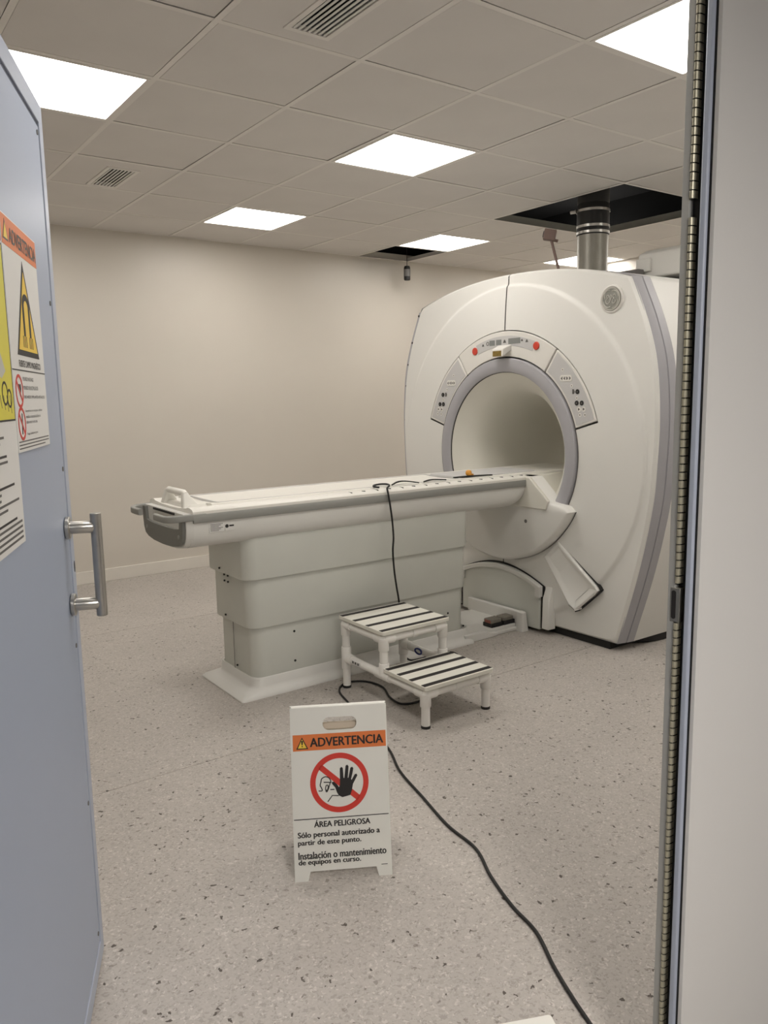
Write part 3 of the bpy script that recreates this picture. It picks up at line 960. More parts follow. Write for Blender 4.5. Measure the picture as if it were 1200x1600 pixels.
def scoop(sg_):
    pts = crom([(a, b) for a, b in sc_[1:7]], 5)
    pts = [sc_[0]] + [(p[0], p[1]) for p in pts] + [sc_[7]]
    ar = sum(pts[i][0] * pts[(i + 1) % len(pts)][1] - pts[(i + 1) % len(pts)][0] * pts[i][1] for i in range(len(pts)))
    si = 1 if ar < 0 else -1
    lo = []
    for d, dx in ((0.0, 0.012), (0.0, -0.014), (0.003, -0.020), (0.008, -0.023), (0.014, -0.022), (0.028, -0.013), (0.048, -0.008)):
        q = inset(pts, si * d)
        lo.append([SP(sg_ * a, b, 2.179 + dx) for a, b in q])
    MB().loft(lo, True, False, True).build('scoop', COVER, scan, 60)
    MB().loft([[SP(sg_ * a, b, x) for a, b in inset(pts, -si * 0.005)] for x in (2.168, 2.20)], True, False, False).build('scoop_seam', DARKGAP, scan, 0)


scoop(1)
scoop(-1)


# docking fender arch and pedal platform
FC, hw = 0.82, 0.345


def archz(d):
    return 0.368 - 0.66 * d * d


def arch(h_, dz, n=32):
    return [(h_ - 2 * h_ * k / n, archz(h_ - 2 * h_ * k / n) + dz) for k in range(n + 1)]


ap = [(hw, 0.02)] + arch(hw, 0) + [(-hw, 0.02)]
MB().loft([[(x, FC - a, b) for a, b in ap] for x in (2.146, 2.20)]).build('dock_fender', SHROUD, scan, 40, bevel=0.008, seg=3)
lo2 = [(hw + 0.010, 0.225)] + arch(hw + 0.010, 0.003) + [(-hw - 0.010, 0.225)]
li2 = [(hw - 0.028, 0.225)] + arch(hw - 0.028, -0.026) + [(-hw + 0.028, 0.225)]
MB().loft([[(2.20, FC - a, b) for a, b in lo2], [(2.140, FC - a, b) for a, b in lo2], [(2.134, FC - a, b - 0.006) for a, b in lo2], [(2.134, FC - a, b) for a, b in li2], [(2.15, FC - a, b) for a, b in li2]], False, False, False).build('fender_lip', TABLEB, scan, 40)
dk = [(hw + 0.02, 0.03)] + [(a, b + 0.016 - 0.010 * abs(a) / hw) for a, b in arch(hw + 0.02, 0)] + [(-hw - 0.02, 0.03)]
MB().loft([[(x, FC - a, b) for a, b in dk] for x in (2.160, 2.2)]).build('fender_shadow_plate', BLACK, scan, 0)  # black plate stands in for the opening's shade above the fender
for sg_ in (1, -1):
    y_ = FC - sg_ * 0.395
    MB().loft([[(x, y_ + b, z) for x, b in ((2.2, -0.03), (x0_, -0.026), (x0_, 0.026), (2.2, 0.03))] for z, x0_ in ((0.035, 2.140), (0.22, 2.146), (0.30, 2.178))]).build('fender_pillar', COVER, scan, 40, bevel=0.005)

# things on top of the scanner
PX, PY = 3.15, 0.965
pipe = thing('quench_pipe', 'steel vent pipe with black rubber sleeve rising into the open ceiling', 'pipe', (PX, PY, 2.131))
pc = (PX, PY, 0)
MB().lathe([(0.142, 2.131), (0.142, 2.19), (0.105, 2.19), (0.103, 2.195), (0.103, 2.48)], pc, 'z', 40, True, True).build('steel_pipe', STEEL2, pipe, 40)
MB().lathe([(0.104, 2.47), (0.108, 2.475), (0.108, 2.66), (0.104, 2.67), (0.104, 2.68)], pc, 'z', 40, True, True).build('rubber_sleeve', BLACK, pipe, 40)
for z in (2.486, 2.526, 2.628):
    MB().lathe([(0.1075, z - 0.008), (0.1105, z - 0.008), (0.1105, z + 0.008), (0.1075, z + 0.008)], pc, 'z', 40, False, False).build('clamp_band', STEEL, pipe, 0)
MB().tube([(PX - 0.10, PY + 0.06, 2.628), (PX - 0.11, PY + 0.10, 2.628)], 0.012, 10).build('clamp_screw', STEEL, pipe, 0)
MB().lathe([(0.104, 2.675), (0.106, 2.68), (0.106, 3.3)], pc, 'z', 32, True, True).build('duct', BLACK, pipe, 40)
for k in range(8):
    a = 2 * pi * k / 8
    MB().lathe([(0.016, 2.19), (0.016, 2.215), (0.010, 2.22)], (PX + 0.125 * cos(a), PY + 0.125 * sin(a), 0), 'z', 8).build('flange_bolt', BRASS, pipe, 0)
st = thing('sensor_on_stem', 'small brown sensor head on a thin tilted stem beside the vent pipe', 'sensor', (2.53, 0.695, 2.13))
MB().tube([(2.53, 0.695, 2.130), (2.50, 0.742, 2.345)], 0.0085, 10).build('stem', PINKB, st, 40)
hd = Vector((2.495, 0.75, 2.375))
u1 = Vector((0.62, -0.75, -0.2)).normalized()
v1 = Vector((0, 0, 1))
v1 = (v1 - u1 * v1.dot(u1)).normalized()
w1 = u1.cross(v1)
b_ = []
for su in (-0.036, 0.036):
    b_.append([hd + u1 * su + v1 * a + w1 * b for a, b in rrect(-0.033, 0.033, -0.027, 0.027, 0.008, 3)])
MB().loft(b_).build('head', PINKB, st, 0, bevel=0.004)
MB().tube([hd - u1 * 0.036, hd - u1 * 0.041], 0.020, 16).build('lens', BLACK, st, 0)
MB().tube([hd + u1 * 0.02 - v1 * 0.024, hd + u1 * 0.055 - v1 * 0.028], 0.009, 8).build('knob', PINKB, st, 0)
tb = thing('scanner_top_unit', 'pale boxy unit on top of the scanner beside the door jamb', 'box', (3.3, 0.25, 2.122))
MB().loft([[(x, y, z) for x, z in ((3.05, 2.122), (3.65, 2.122), (3.65, 2.30), (3.12, 2.30), (3.05, 2.27))] for y in (-0.05, 0.52)]).build('casing', COVER, tb, 0, bevel=0.012)
MB().loft([[(x, y, z) for x, z in ((2.80, 2.132), (3.04, 2.132), (3.04, 2.175), (2.98, 2.175))] for y in (0.46, 0.655)]).build('sloped_cover', SEAM, tb, 0, bevel=0.006)
MB().box(3.03, 3.06, 0.42, 0.52, 2.16, 2.24).build('connector', COVER, tb, 0, bevel=0.004)
hc = thing('hanging_sensor', 'small black cylinder hanging from the open gap by the back wall', 'sensor', (3.436, 3.4, 2.585))
MB().tube([(3.436, 3.4, 2.63), (3.438, 3.402, 2.75), (3.445, 3.41, 3.3)], 0.003, 6).build('wire', BLACK, hc, 0)
MB().lathe([(0.024, 2.50), (0.030, 2.505), (0.030, 2.615), (0.024, 2.63)], (3.436, 3.4, 0), 'z', 18).build('body', BLACK, hc, 40)
MB().lathe([(0.0305, 2.535), (0.0312, 2.535), (0.0312, 2.60), (0.0305, 2.60)], (3.436, 3.4, 0), 'z', 18, False, False).build('band', SEAM, hc, 0)

# ------------------------------------------------------------------ patient table
TC = 0.810
tab = thing('patient_table', 'long white patient table on a grey telescopic pedestal in front of the scanner', 'table', (1.0, TC, 0))


def yext(pts, x0, x1, nm, m, smooth=40, bevel=0, cap=True):
    """profile in (offset from the table axis, z) swept along x"""
    return MB().loft([[(x, TC + a, z) for a, z in pts] for x in (x0, x1)], True, cap, cap).build(nm, m, tab, smooth, bevel=bevel)


def sym(h):
    return h + [(-a, z) for a, z in h[::-1]]


# long body, rounded underside
bodyh = [(-0.262, 0.886), (-0.262, 0.86), (-0.258, 0.83), (-0.248, 0.80), (-0.232, 0.782), (-0.20, 0.768), (-0.14, 0.760), (0.0, 0.757)]
body_p = bodyh + [(-a, z) for a, z in bodyh[-2::-1]]
bl = []
for x, lift in ((0.035, 0), (1.98, 0), (2.03, 0.004), (2.065, 0.02), (2.085, 0.045), (2.095, 0.08)):
    bl.append([(x, TC + a, z + lift * (0.886 - z) / 0.13 if z < 0.885 else z) for a, z in body_p])
MB().loft(bl).build('table_body', TABLEB, tab, 40)
# grey side rails
for sg_ in (-1, 1):
    rp_ = [(-0.258, 0.884), (-0.271, 0.886), (-0.274, 0.892), (-0.274, 0.918), (-0.270, 0.924), (-0.258, 0.925)]
    MB().loft([[(x, TC - sg_ * a if sg_ > 0 else TC + a, z) for a, z in rp_] for x in (0.04, 2.105)]).build('side_rail', RAIL, tab, 40)
# white top slab
tp = [(-0.27, 0.924), (-0.268, 0.936), (-0.258, 0.945), (-0.235, 0.950), (-0.205, 0.950), (-0.195, 0.945), (-0.10, 0.938), (0.0, 0.936)]
tpp = tp + [(-a, z) for a, z in tp[-2::-1]]
yext([(-0.262, 0.883)] + tpp + [(0.262, 0.883)], 0.04, 2.11, 'tabletop', TABLEW, 35)
# cradle running into the bore
cr = [(-0.20, 0.90), (-0.205, 0.944), (-0.197, 0.954), (-0.18, 0.956), (-0.10, 0.949), (0.0, 0.946)]
crp = cr + [(-a, z) for a, z in cr[-2::-1]]
yext(crp, 0.16, 2.75, 'cradle', TABLEW, 35)
fr_top = Fr((0, TC, 0.0), (1, 0, 0), (0, 1, 0))
MB().strip(rrect(0.20, 1.68, -0.168, 0.168, 0.02, 3), rrect(0.206, 1.674, -0.162, 0.162, 0.02, 3), fr_top, 0.945, 0.9565).build('pad_outline', KEYPAD, tab, 0)
MB().prism(rrect(1.70, 2.30, -0.15, 0.15, 0.02, 3), fr_top, 0.945, 0.958).build('cradle_insert', KEYPAD, tab, 0, bevel=0.003)
# scale marks along the near edge
for k in range(16):
    x = 0.88 + 0.08 * k
    if k % 2 == 0:
        MB().box(x - 0.0015, x + 0.0015, TC - 0.256, TC - 0.226, 0.9455, 0.951).build('scale_mark', SEAM, tab, 0)
    else:
        MB().prism([(x - 0.010, -0.238), (x + 0.006, -0.248), (x + 0.010, -0.240), (x - 0.004, -0.230)], fr_top, 0.9465, 0.951).build('scale_mark', BLACK, tab, 0)
# end bumper
bh = [(-0.262, 0.925), (-0.262, 0.86), (-0.258, 0.83), (-0.246, 0.80), (-0.228, 0.782), (-0.19, 0.768), (-0.12, 0.757), (0.0, 0.752)]
bp_ = bh + [(-a, z) for a, z in bh[-2::-1]]
bump = MB().loft([[(x, TC + a * s_, 0.90 + (z - 0.90) * s2) for a, z in bp_] for x, s_, s2 in ((0.045, 1.006, 1.01), (0.02, 1.0, 1.0), (0.010, 0.985, 0.97))]).build('end_panel', TABLEB, tab, 40)
gb = [(-0.250, 0.918), (-0.250, 0.86), (-0.244, 0.82), (-0.226, 0.792), (-0.19, 0.778), (-0.12, 0.768), (0.0, 0.764)]
gi = [(-0.215, 0.918), (-0.213, 0.90), (-0.210, 0.875), (-0.206, 0.858), (-0.16, 0.852), (-0.09, 0.850), (0.0, 0.849)]
gbp = gb + [(-a, z) for a, z in gb[-2::-1]]
gip = gi + [(-a, z) for a, z in gi[-2::-1]]
q = MB()
q.loft([[(-0.004, TC + a, z) for a, z in gbp], [(-0.004, TC + a, z) for a, z in gip], [(0.012, TC + a, z) for a, z in gip]], False, False, False)
q.loft([[(0.012, TC + a, z) for a, z in gbp], [(-0.004, TC + a, z) for a, z in gbp]], False, False, False)
q.build('bumper', BUMP, tab, 40)
for a in (-0.20, 0.20):
    MB().tube([(-0.004, TC + a, 0.822), (-0.007, TC + a, 0.822)], 0.009, 12).build('bumper_screw', RAIL, tab, 0)
# L-shaped pull handles at the end
for sg_ in (-1, 1):
    y_ = TC + sg_ * 0.262
    P_ = crom([(0.10, y_, 0.912), (0.02, y_, 0.912), (-0.035, y_ - sg_ * 0.012, 0.910), (-0.062, y_ - sg_ * 0.045, 0.908), (-0.068, y_ - sg_ * 0.10, 0.908), (-0.066, y_ - sg_ * 0.165, 0.908)], 6)
    lp = []
    for i, p in enumerate(P_):
        t = (P_[min(i + 1, len(P_) - 1)] - P_[max(i - 1, 0)]).normalized()
        s1 = Vector((-t.y, t.x, 0)).normalized()
        lp.append([p + s1 * a + Vector((0, 0, b)) for a, b in rrect(-0.011, 0.011, -0.015, 0.015, 0.006, 3)])
    MB().loft(lp).build('pull_handle', RAIL, tab, 40)
# white cradle grip
gx = 0.065
grip = MB().loft([[(gx + 0.05 + a * s_, TC + b, z) for a, b in rrect(-0.05, 0.05, -0.15 * s2, 0.15 * s2, 0.02, 4)] for z, s_, s2 in ((0.918, 1.1, 1.08), (0.945, 1.0, 1.0), (0.952, 0.9, 0.96))]).build('cradle_grip', TABLEW, tab, 40)
for sg_ in (-1, 1):
    MB().loft([[(gx + 0.02 + dx - 0.012 + a, TC + sg_ * yy + b, z) for a, b in rrect(-w_, w_, -0.018, 0.018, 0.008, 3)] for z, yy, w_, dx in ((0.94, 0.128, 0.040, 0.014), (0.97, 0.115, 0.026, 0.006), (0.995, 0.105, 0.016, 0.0), (1.004, 0.100, 0.012, 0.0))]).build('grip_leg', TABLEW, grip, 50)
MB().tube([(gx + 0.008, TC - 0.112, 0.997), (gx + 0.008, TC - 0.09, 1.003), (gx + 0.008, TC + 0.09, 1.003), (gx + 0.008, TC + 0.112, 0.997)], [0.012, 0.0155, 0.0155, 0.012], 14).build('grip_bar', TABLEW, grip, 60)
box('grip_slot', BLACK, grip, 0.004, 0.03, TC - 0.13, TC + 0.13, 0.912, 0.921)  # black slot under the grip
# printed label on the body
lf = Fr((0, TC - 0.2625, 0), (1, 0, 0), (0, 0, 1))
lb = MB().prism(rect(0.115, 0.185, 0.838, 0.880), lf, -0.002, 0.0012).build('type_label', PAPERW, tab, 0)
for k in range(6):
    MB().prism(rect(0.119, 0.160 + 0.02 * ((k * 7) % 3) / 2, 0.842 + 0.0058 * k, 0.8445 + 0.0058 * k), lf, 0.0012, 0.0015).build('fine_print', SIGNG, lb, 0)
lb2 = MB().prism(rect(0.190, 0.236, 0.838, 0.870), lf, -0.003, 0.0008).build('maker_label', TABLEB, tab, 0)
MB().prism(circ(0.199, 0.858, 0.0085, 16), lf, 0.0008, 0.0012).build('round_mark', SIGNK, lb2, 0)
MB().prism(rect(0.210, 0.233, 0.855, 0.862), lf, 0.0008, 0.0012).build('print_bar', SIGNK, lb2, 0)


# telescopic pedestal
def shroud(x0, x1, h_, z0, z1, bow=0.012):
    def ring(dz, off):
        P_ = rrect(x0 + off, x1 - off, TC - h_ + off, TC + h_ - off, 0.055, 8)
        return [(x - (bow * (1 - ((y - TC) / h_) ** 2) if x < x0 + 0.2 else 0), y, dz) for x, y in P_]
    return MB().loft([ring(z0 + 0.008, 0.012), ring(z0, 0.008), ring(z0 + 0.001, 0.002), ring(z0 + 0.006, 0.0), ring(z1, 0.0)], True, False, True).build('pedestal_shroud', SHROUD, tab, 40)


shroud(0.300, 1.690, 0.228, 0.577, 0.80)
shroud(0.322, 1.684, 0.211, 0.336, 0.60)
shroud(0.345, 1.678, 0.195, 0.06, 0.36)
for x, y, z in ((0.2885, 0.86, 0.60), (0.3105, 0.855, 0.566), (0.3105, 0.815, 0.566), (0.3105, 0.855, 0.535), (0.3105, 0.815, 0.535), (0.3105, 0.86, 0.36), (0.3335, 0.80, 0.11)):
    MB().tube([(x + 0.004, y, z), (x - 0.002, y, z)], 0.005, 8).build('screw', DARKGAP, tab, 0)
for x, z in ((0.56, 0.285), (0.56, 0.135), (1.28, 0.285), (1.55, 0.20), (1.665, 0.105)):
    MB().tube([(x, TC - 0.194, z), (x, TC - 0.197, z)], 0.006, 10).build('screw', DARKGAP, tab, 0)
box('pedestal_seam', SEAM, tab, 0.3325, 0.3345, 0.824, 0.8265, 0.09, 0.335)
# floor flange with concave ramp and collar
BC = TC + 0.005


def ring(x0, h_, r_, z, x1=1.72):
    return [(x, y, z) for x, y in rrect(x0, x1, BC - h_, BC + h_, r_, 8)]


MB().loft([ring(0.248, 0.240, 0.012, 0.0), ring(0.248, 0.240, 0.012, 0.006), ring(0.258, 0.236, 0.02, 0.016), ring(0.290, 0.226, 0.045, 0.026), ring(0.322, 0.216, 0.06, 0.036),
           ring(0.330, 0.210, 0.06, 0.048), ring(0.330, 0.209, 0.06, 0.084), ring(0.334, 0.205, 0.06, 0.090), ring(0.341, 0.200, 0.055, 0.088), ring(0.343, 0.197, 0.055, 0.07)], True, True, True).build('base_flange', TABLEB, tab, 40)
# pedal platform between pedestal and scanner
pp = [(1.70, 0.0), (1.70, 0.098), (1.79, 0.092), (1.82, 0.084), (1.85, 0.058), (1.87, 0.046), (1.90, 0.042), (2.14, 0.040), (2.14, 0.0)]
MB().loft([[(x, y, z) for x, z in pp] for y in (0.622, 1.03)]).build('pedal_platform', TABLEB, tab, 40, bevel=0.006)
MB().loft([[(x, y, z) for x, z in [(1.66, 0.0), (1.66, 0.05), (1.80, 0.046), (1.83, 0.042), (1.862, 0.030), (1.885, 0.026), (1.92, 0.024), (1.92, 0.0)]] for y in (0.592, 0.622)]).build('platform_ramp', TABLEB, tab, 40, bevel=0.005)
MB().loft([[(x, y, z) for x, z in [(1.922, 0.0), (1.922, 0.024), (2.128, 0.022), (2.128, 0.0)]] for y in (0.604, 0.622)]).build('platform_ramp', TABLEB, tab, 40, bevel=0.005)
box('platform_wall', TABLEB, tab, 2.098, 2.128, 0.60, 1.06, 0.03, 0.116, bevel=0.006)
MB().loft([[(x, y, z) for x, y in rrect(2.092 - d, 2.130 + d, 0.560 - d, 0.612 + d, 0.010, 3)] for z, d in ((0.0, 0.010), (0.05, 0.004), (0.112, 0.0), (0.118, -0.006))]).build('wall_end_post', TABLEB, tab, 40)
for x, red_ in ((1.945, True), (2.045, False)):
    y = 0.665
    pd = MB().loft([[(x + a, y + b, z) for a, b in rrect(-0.044, 0.044, -0.036, 0.036, 0.014, 4)] for z in (0.066, 0.088)]).build('pedal', PEDAL, tab, 0, bevel=0.004)
    box('pedal_underside', BLACK, pd, x - 0.046, x + 0.046, y - 0.040, y + 0.034, 0.044, 0.066)
    if red_:
        box('red_edge', mat('pedal_red_edge', (0.55, 0.33, 0.28), 0.6), pd, x - 0.0465, x - 0.040, y - 0.028, y + 0.02, 0.068, 0.086, bevel=0.002)
MB().tube([(1.995, 0.70, 0.04), (1.995, 0.70, 0.085)], 0.008, 8).build('pedal_pivot', PEDAL, tab, 0)

# straps and a knob lying on the table
for nm, P_, w_, lab in (('strap', [(1.168, 0.612), (1.22, 0.625), (1.27, 0.612), (1.34, 0.600)], 0.006, 'thin black strap bent up on the tabletop beside the looped cord'),
                        ('strap', [(1.385, 0.615), (1.45, 0.625), (1.54, 0.612)], 0.007, 'short thin black strap at mid tabletop edge'),
                        ('strap', [(1.645, 0.668), (1.75, 0.652), (1.90, 0.628)], 0.012, 'wide flat black strap lying under the orange knob')):
    Q = crom([(a, b, 0) for a, b in P_], 6)
    n_ = len(Q) - 1
    pk = {0.006: 0.014, 0.007: 0.006, 0.012: 0.002}[w_]
    lp = []
    for i, p in enumerate(Q):
        z = 0.9575 + pk * sin(pi * i / n_)
        ww = w_ * (0.35 + 0.65 * sin(pi * (0.08 + 0.84 * i / n_)))
        lp.append([(p.x, p.y - ww, z), (p.x, p.y + ww, z), (p.x, p.y + ww, z + 0.006), (p.x, p.y - ww, z + 0.006)])
    tag(MB().loft(lp).build(nm, BLACK, None, 0), lab, 'strap', 'black straps on the table')
kn = thing('orange_knob', 'small orange knob on the black strap near the bore', 'knob', (1.745, 0.655, 0.9665))
MB().lathe([(0.010, 0.9665), (0.016, 0.970), (0.018, 0.981), (0.015, 0.993), (0.007, 0.997)], (1.745, 0.655, 0), 'z', 16).build('cap', ORNG, kn, 50)
MB().box(1.758, 1.778, 0.648, 0.662, 0.9665, 0.975).build('tab', ORNG, kn, 0, bevel=0.002)

# ------------------------------------------------------------------ step stool of white PVC tube
SX0, SX1 = 0.757, 1.108
YB_, YM, YFr = 0.452, 0.135, -0.168
stool = thing('step_stool', 'white plastic pipe two-step stool with black striped treads', 'stool', (0.93, 0.14, 0))
RT, RF_ = 0.0195, 0.0245
ZU, ZL = 0.322, 0.152
for x in (SX0, SX1):
    for y, zt in ((YB_, ZU), (YFr, ZL)):
        lg = MB().tube([(x, y, 0.008), (x, y, zt)], RT, 16).build('leg', PVC, stool, 40)
        MB().lathe([(RT + 0.0015, 0.0), (RT + 0.0015, 0.009), (RT, 0.012)], (x, y, 0), 'z', 16).build('rubber_foot', BLACK, lg, 0)
    MB().tube([(x, YM, ZL), (x, YM, ZU)], RT, 16).build('leg', PVC, stool, 40)
    MB().tube([(x, YB_, ZL), (x, YFr, ZL)], RT, 16).build('side_tube', PVC, stool, 40)
    MB().tube([(x, YB_, ZU), (x, YM, ZU)], RT, 16).build('side_tube', PVC, stool, 40)

    def fit(c, dirs):
        mb = MB()
        for d in dirs:
            p = Vector(c)
            mb.tube([p - Vector(d) * 0.004, p + Vector(d) * 0.053, p + Vector(d) * 0.056], [RF_, RF_, RF_ - 0.002], 16)
        mb.lathe([(0.001, -RF_), (RF_ * 0.7, -RF_ * 0.7), (RF_, 0), (RF_ * 0.7, RF_ * 0.7), (0.001, RF_)], c, 'z', 16)
        mb.build('pipe_fitting', PVC, stool, 40)
    ix = 1 if x == SX0 else -1
    fit((x, YB_, ZU), [(0, 0, -1), (0, -1, 0), (ix, 0, 0)])
    fit((x, YM, ZU), [(0, 0, -1), (0, 1, 0), (ix, 0, 0)])
    fit((x, YB_, ZL), [(0, 0, 1), (0, 0, -1), (0, -1, 0)])
    fit((x, YM, ZL), [(0, 0, 1), (0, 1, 0), (0, -1, 0)])
    fit((x, YFr, ZL), [(0, 0, -1), (0, 1, 0), (ix, 0, 0)])
for y, z in ((YB_, ZU), (YM, ZU), (YFr, ZL)):
    MB().tube([(SX0, y, z), (SX1, y, z)], RT, 16).build('cross_tube', PVC, stool, 40)
    MB().tube([(0.918, y, z), (0.946, y, z)], RF_ - 0.002, 16).build('coupling', PVC, stool, 40, bevel=0.001)
MB().tube([(SX0, YM - 0.02, ZL), (SX1, YM - 0.02, ZL)], RT * 0.8, 12).build('cross_tube', PVC, stool, 40)
for y0, y1, z in ((0.108, 0.482, ZU + 0.024), (-0.198, 0.112, ZL + 0.024)):
    bd = MB().loft([[(x, y, zz_) for x, y in rrect(0.733, 1.132, y0, y1, 0.012, 3)] for zz_ in (z, z + 0.018)]).build('tread', STEPB, stool, 0, bevel=0.002)
    n_ = 4
    for k in range(n_):
        yc = y0 + 0.022 + (y1 - y0 - 0.047) * (k + 0.0) / (n_ - 1)
        box('grip_strip', GRIP, bd, 0.737, 1.128, yc - 0.0125, yc + 0.0125, z + 0.0178, z + 0.0196)
sl = MB()
box('barcode_label', PAPERW, stool, SX0 - RT - 0.0012, SX0 - RT + 0.004, 0.305, 0.375, ZL - 0.005, ZL + 0.012)
for k in range(3):
    box('label_print', SIGNG, stool, SX0 - RT - 0.0018, SX0 - RT, 0.312 + 0.022 * k, 0.326 + 0.022 * k, ZL - 0.002, ZL + 0.009)
MB().strip([(0.30 + 0.030 * cos(2 * pi * k / 20), ZL + 0.001 + 0.017 * sin(2 * pi * k / 20)) for k in range(20)], [(0.30 + 0.021 * cos(2 * pi * k / 20), ZL + 0.001 + 0.010 * sin(2 * pi * k / 20)) for k in range(20)], Fr((SX1 - RT - 0.0005, 0, 0), (0, 1, 0), (0, 0, 1)), -0.003, 0.003).build('round_print', BLUEP, stool, 0)

# ------------------------------------------------------------------ folding warning sign
A = Vector((-0.2415, -0.7905, 0))
B = Vector((0.0065, -0.9310, 0))
uu = (B - A).normalized()
nb = Vector((-uu.y, uu.x, 0))
if nb.y < 0:
    nb = -nb
W = (B - A).length + 0.006
LEAN, HT = 0.105, 0.498
SL = hypot(LEAN, HT)
vv = (nb * LEAN + Vector((0, 0, HT))).normalized()
FF = Fr(A, uu, vv)              # front panel frame; normal towards the viewer
sign = thing('floor_sign', 'white folding floor sign reading ADVERTENCIA with red no-entry hand symbol', 'sign', (A + B) / 2 + nb * LEAN)
V = lambda t: SL * (1 - t)


def panel_loop():
    return [(0, 0), (0.040, 0), (0.047, V(0.945)), (W - 0.047, V(0.945)), (W - 0.040, 0), (W, 0), (W, SL), (0, SL)]


slot = rrect(W * 0.335, W * 0.685, V(0.138), V(0.062), 0.018, 6)


def panel(fr, nm):
    """sheet with leg notch and hand slot, built from a triangulated outline"""
    bm = bmesh.new()
    edges = []
    for loop in (panel_loop(), slot):
        vs = [bm.verts.new((a, b, 0)) for a, b in loop]
        edges += [bm.edges.new((vs[i], vs[(i + 1) % len(vs)])) for i in range(len(vs))]
    bmesh.ops.triangle_fill(bm, use_beauty=True, edges=edges)
    bm.verts.index_update()
    fs = [tuple(v.index for v in f.verts) for f in bm.faces]
    co = [(v.co.x, v.co.y) for v in bm.verts]
    bm.free()
    mb = MB()
    mb.add([fr.p(a, b, 0.0) for a, b in co], fs)
    mb.add([fr.p(a, b, -0.006) for a, b in co], fs)
    for loop in (panel_loop(), slot):
        mb.loft([[fr.p(a, b, 0) for a, b in loop], [fr.p(a, b, -0.006) for a, b in loop]], True, False, False)
    return mb.build(nm, SIGNW, sign, 0)


fp = panel(FF, 'front_panel')
A2 = A + nb * (2 * LEAN + 0.012)
vv2 = (-nb * LEAN + Vector((0, 0, HT))).normalized()
bpn = panel(Fr(A2, uu, vv2), 'back_panel')
MB().tube([FF.p(0.004, SL - 0.002, -0.006), FF.p(W - 0.004, SL - 0.002, -0.006)], 0.006, 10).build('hinge', SIGNW, sign, 40)
MB().prism(rrect(W * 0.325, W * 0.695, V(0.142), V(0.098), 0.008, 4), FF, -0.03, -0.012).build('foam_pad', BEIGE, sign, 0, bevel=0.004)
h1, h2 = 0.0003, 0.0008
MB().prism(rect(W * 0.022, W * 0.985, V(0.250), V(0.156)), FF, 0, h1).build('header_band', ORANGE, fp, 0)
text('ADVERTENCIA', FF, W * 0.20, W * 0.955, V(0.229), V(0.178), h2, SIGNK, fp, bold=0.0011)
tx0, tx1, ty0, ty1 = W * 0.055, W * 0.180, V(0.240), V(0.170)
MB().prism([(tx0, ty0), (tx1, ty0), ((tx0 + tx1) / 2, ty1)], FF, h1, h1 + 0.0002).build('alert_triangle_edge', SIGNK, fp, 0)
MB().prism([(tx0 + 0.005, ty0 + 0.003), (tx1 - 0.005, ty0 + 0.003), ((tx0 + tx1) / 2, ty1 - 0.006)], FF, h1 + 0.0002, h1 + 0.0004).build('alert_triangle', YELLOW, fp, 0)
cxm = (tx0 + tx1) / 2
MB().prism([(cxm - 0.0015, ty0 + 0.0125), (cxm + 0.0015, ty0 + 0.0125), (cxm + 0.003, ty0 + 0.025), (cxm - 0.003, ty0 + 0.025)], FF, h1 + 0.0004, h1 + 0.0006).build('exclamation_mark', SIGNK, fp, 0)
MB().prism(circ(cxm, ty0 + 0.0085, 0.002, 10), FF, h1 + 0.0004, h1 + 0.0006).build('exclamation_mark', SIGNK, fp, 0)
ccx, ccy, cr_ = W * 0.488, V(0.445), W * 0.302
MB().strip(circ(ccx, ccy, cr_, 64), circ(ccx, ccy, cr_ * 0.815, 64), FF, 0.0, h1).build('prohibition_ring', PRED, fp, 0)
bb = cr_ * 0.86
aa_ = radians(-41)
du, dv = cos(aa_), sin(aa_)
MB().prism([(ccx - du * bb - dv * 0.0085, ccy - dv * bb + du * 0.0085), (ccx + du * bb - dv * 0.0085, ccy + dv * bb + du * 0.0085),
            (ccx + du * bb + dv * 0.0085, ccy + dv * bb - du * 0.0085), (ccx - du * bb + dv * 0.0085, ccy - dv * bb - du * 0.0085)], FF, 0.0, h1).build('prohibition_bar', PRED, fp, 0)
# black raised hand, drawn from the photographed outline (units of ring radius)
hand = [(-0.04, -0.43), (0.08, -0.50), (0.24, -0.47), (0.36, -0.44), (0.42, -0.28), (0.46, -0.08), (0.54, 0.06), (0.62, 0.20), (0.59, 0.26), (0.53, 0.24), (0.42, 0.06), (0.40, 0.09),
        (0.46, 0.30), (0.49, 0.45), (0.45, 0.50), (0.39, 0.47), (0.31, 0.14), (0.29, 0.14), (0.33, 0.52), (0.29, 0.58), (0.23, 0.55), (0.17, 0.14), (0.15, 0.14), (0.13, 0.48), (0.08, 0.52), (0.03, 0.47),
        (0.02, 0.10), (0.01, -0.08), (-0.02, -0.16), (-0.08, -0.06), (-0.19, 0.04), (-0.27, 0.02), (-0.24, -0.05), (-0.15, -0.16), (-0.10, -0.32)]
from mathutils.geometry import tessellate_polygon
fsx = [tuple(t) for t in tessellate_polygon([[Vector((a, b, 0)) for a, b in hand]])]
MB().add([FF.p(ccx + a * cr_, ccy + b * cr_, h1 + 0.0004) for a, b in hand], fsx).build('hand_symbol', SIGNK, fp, 0)


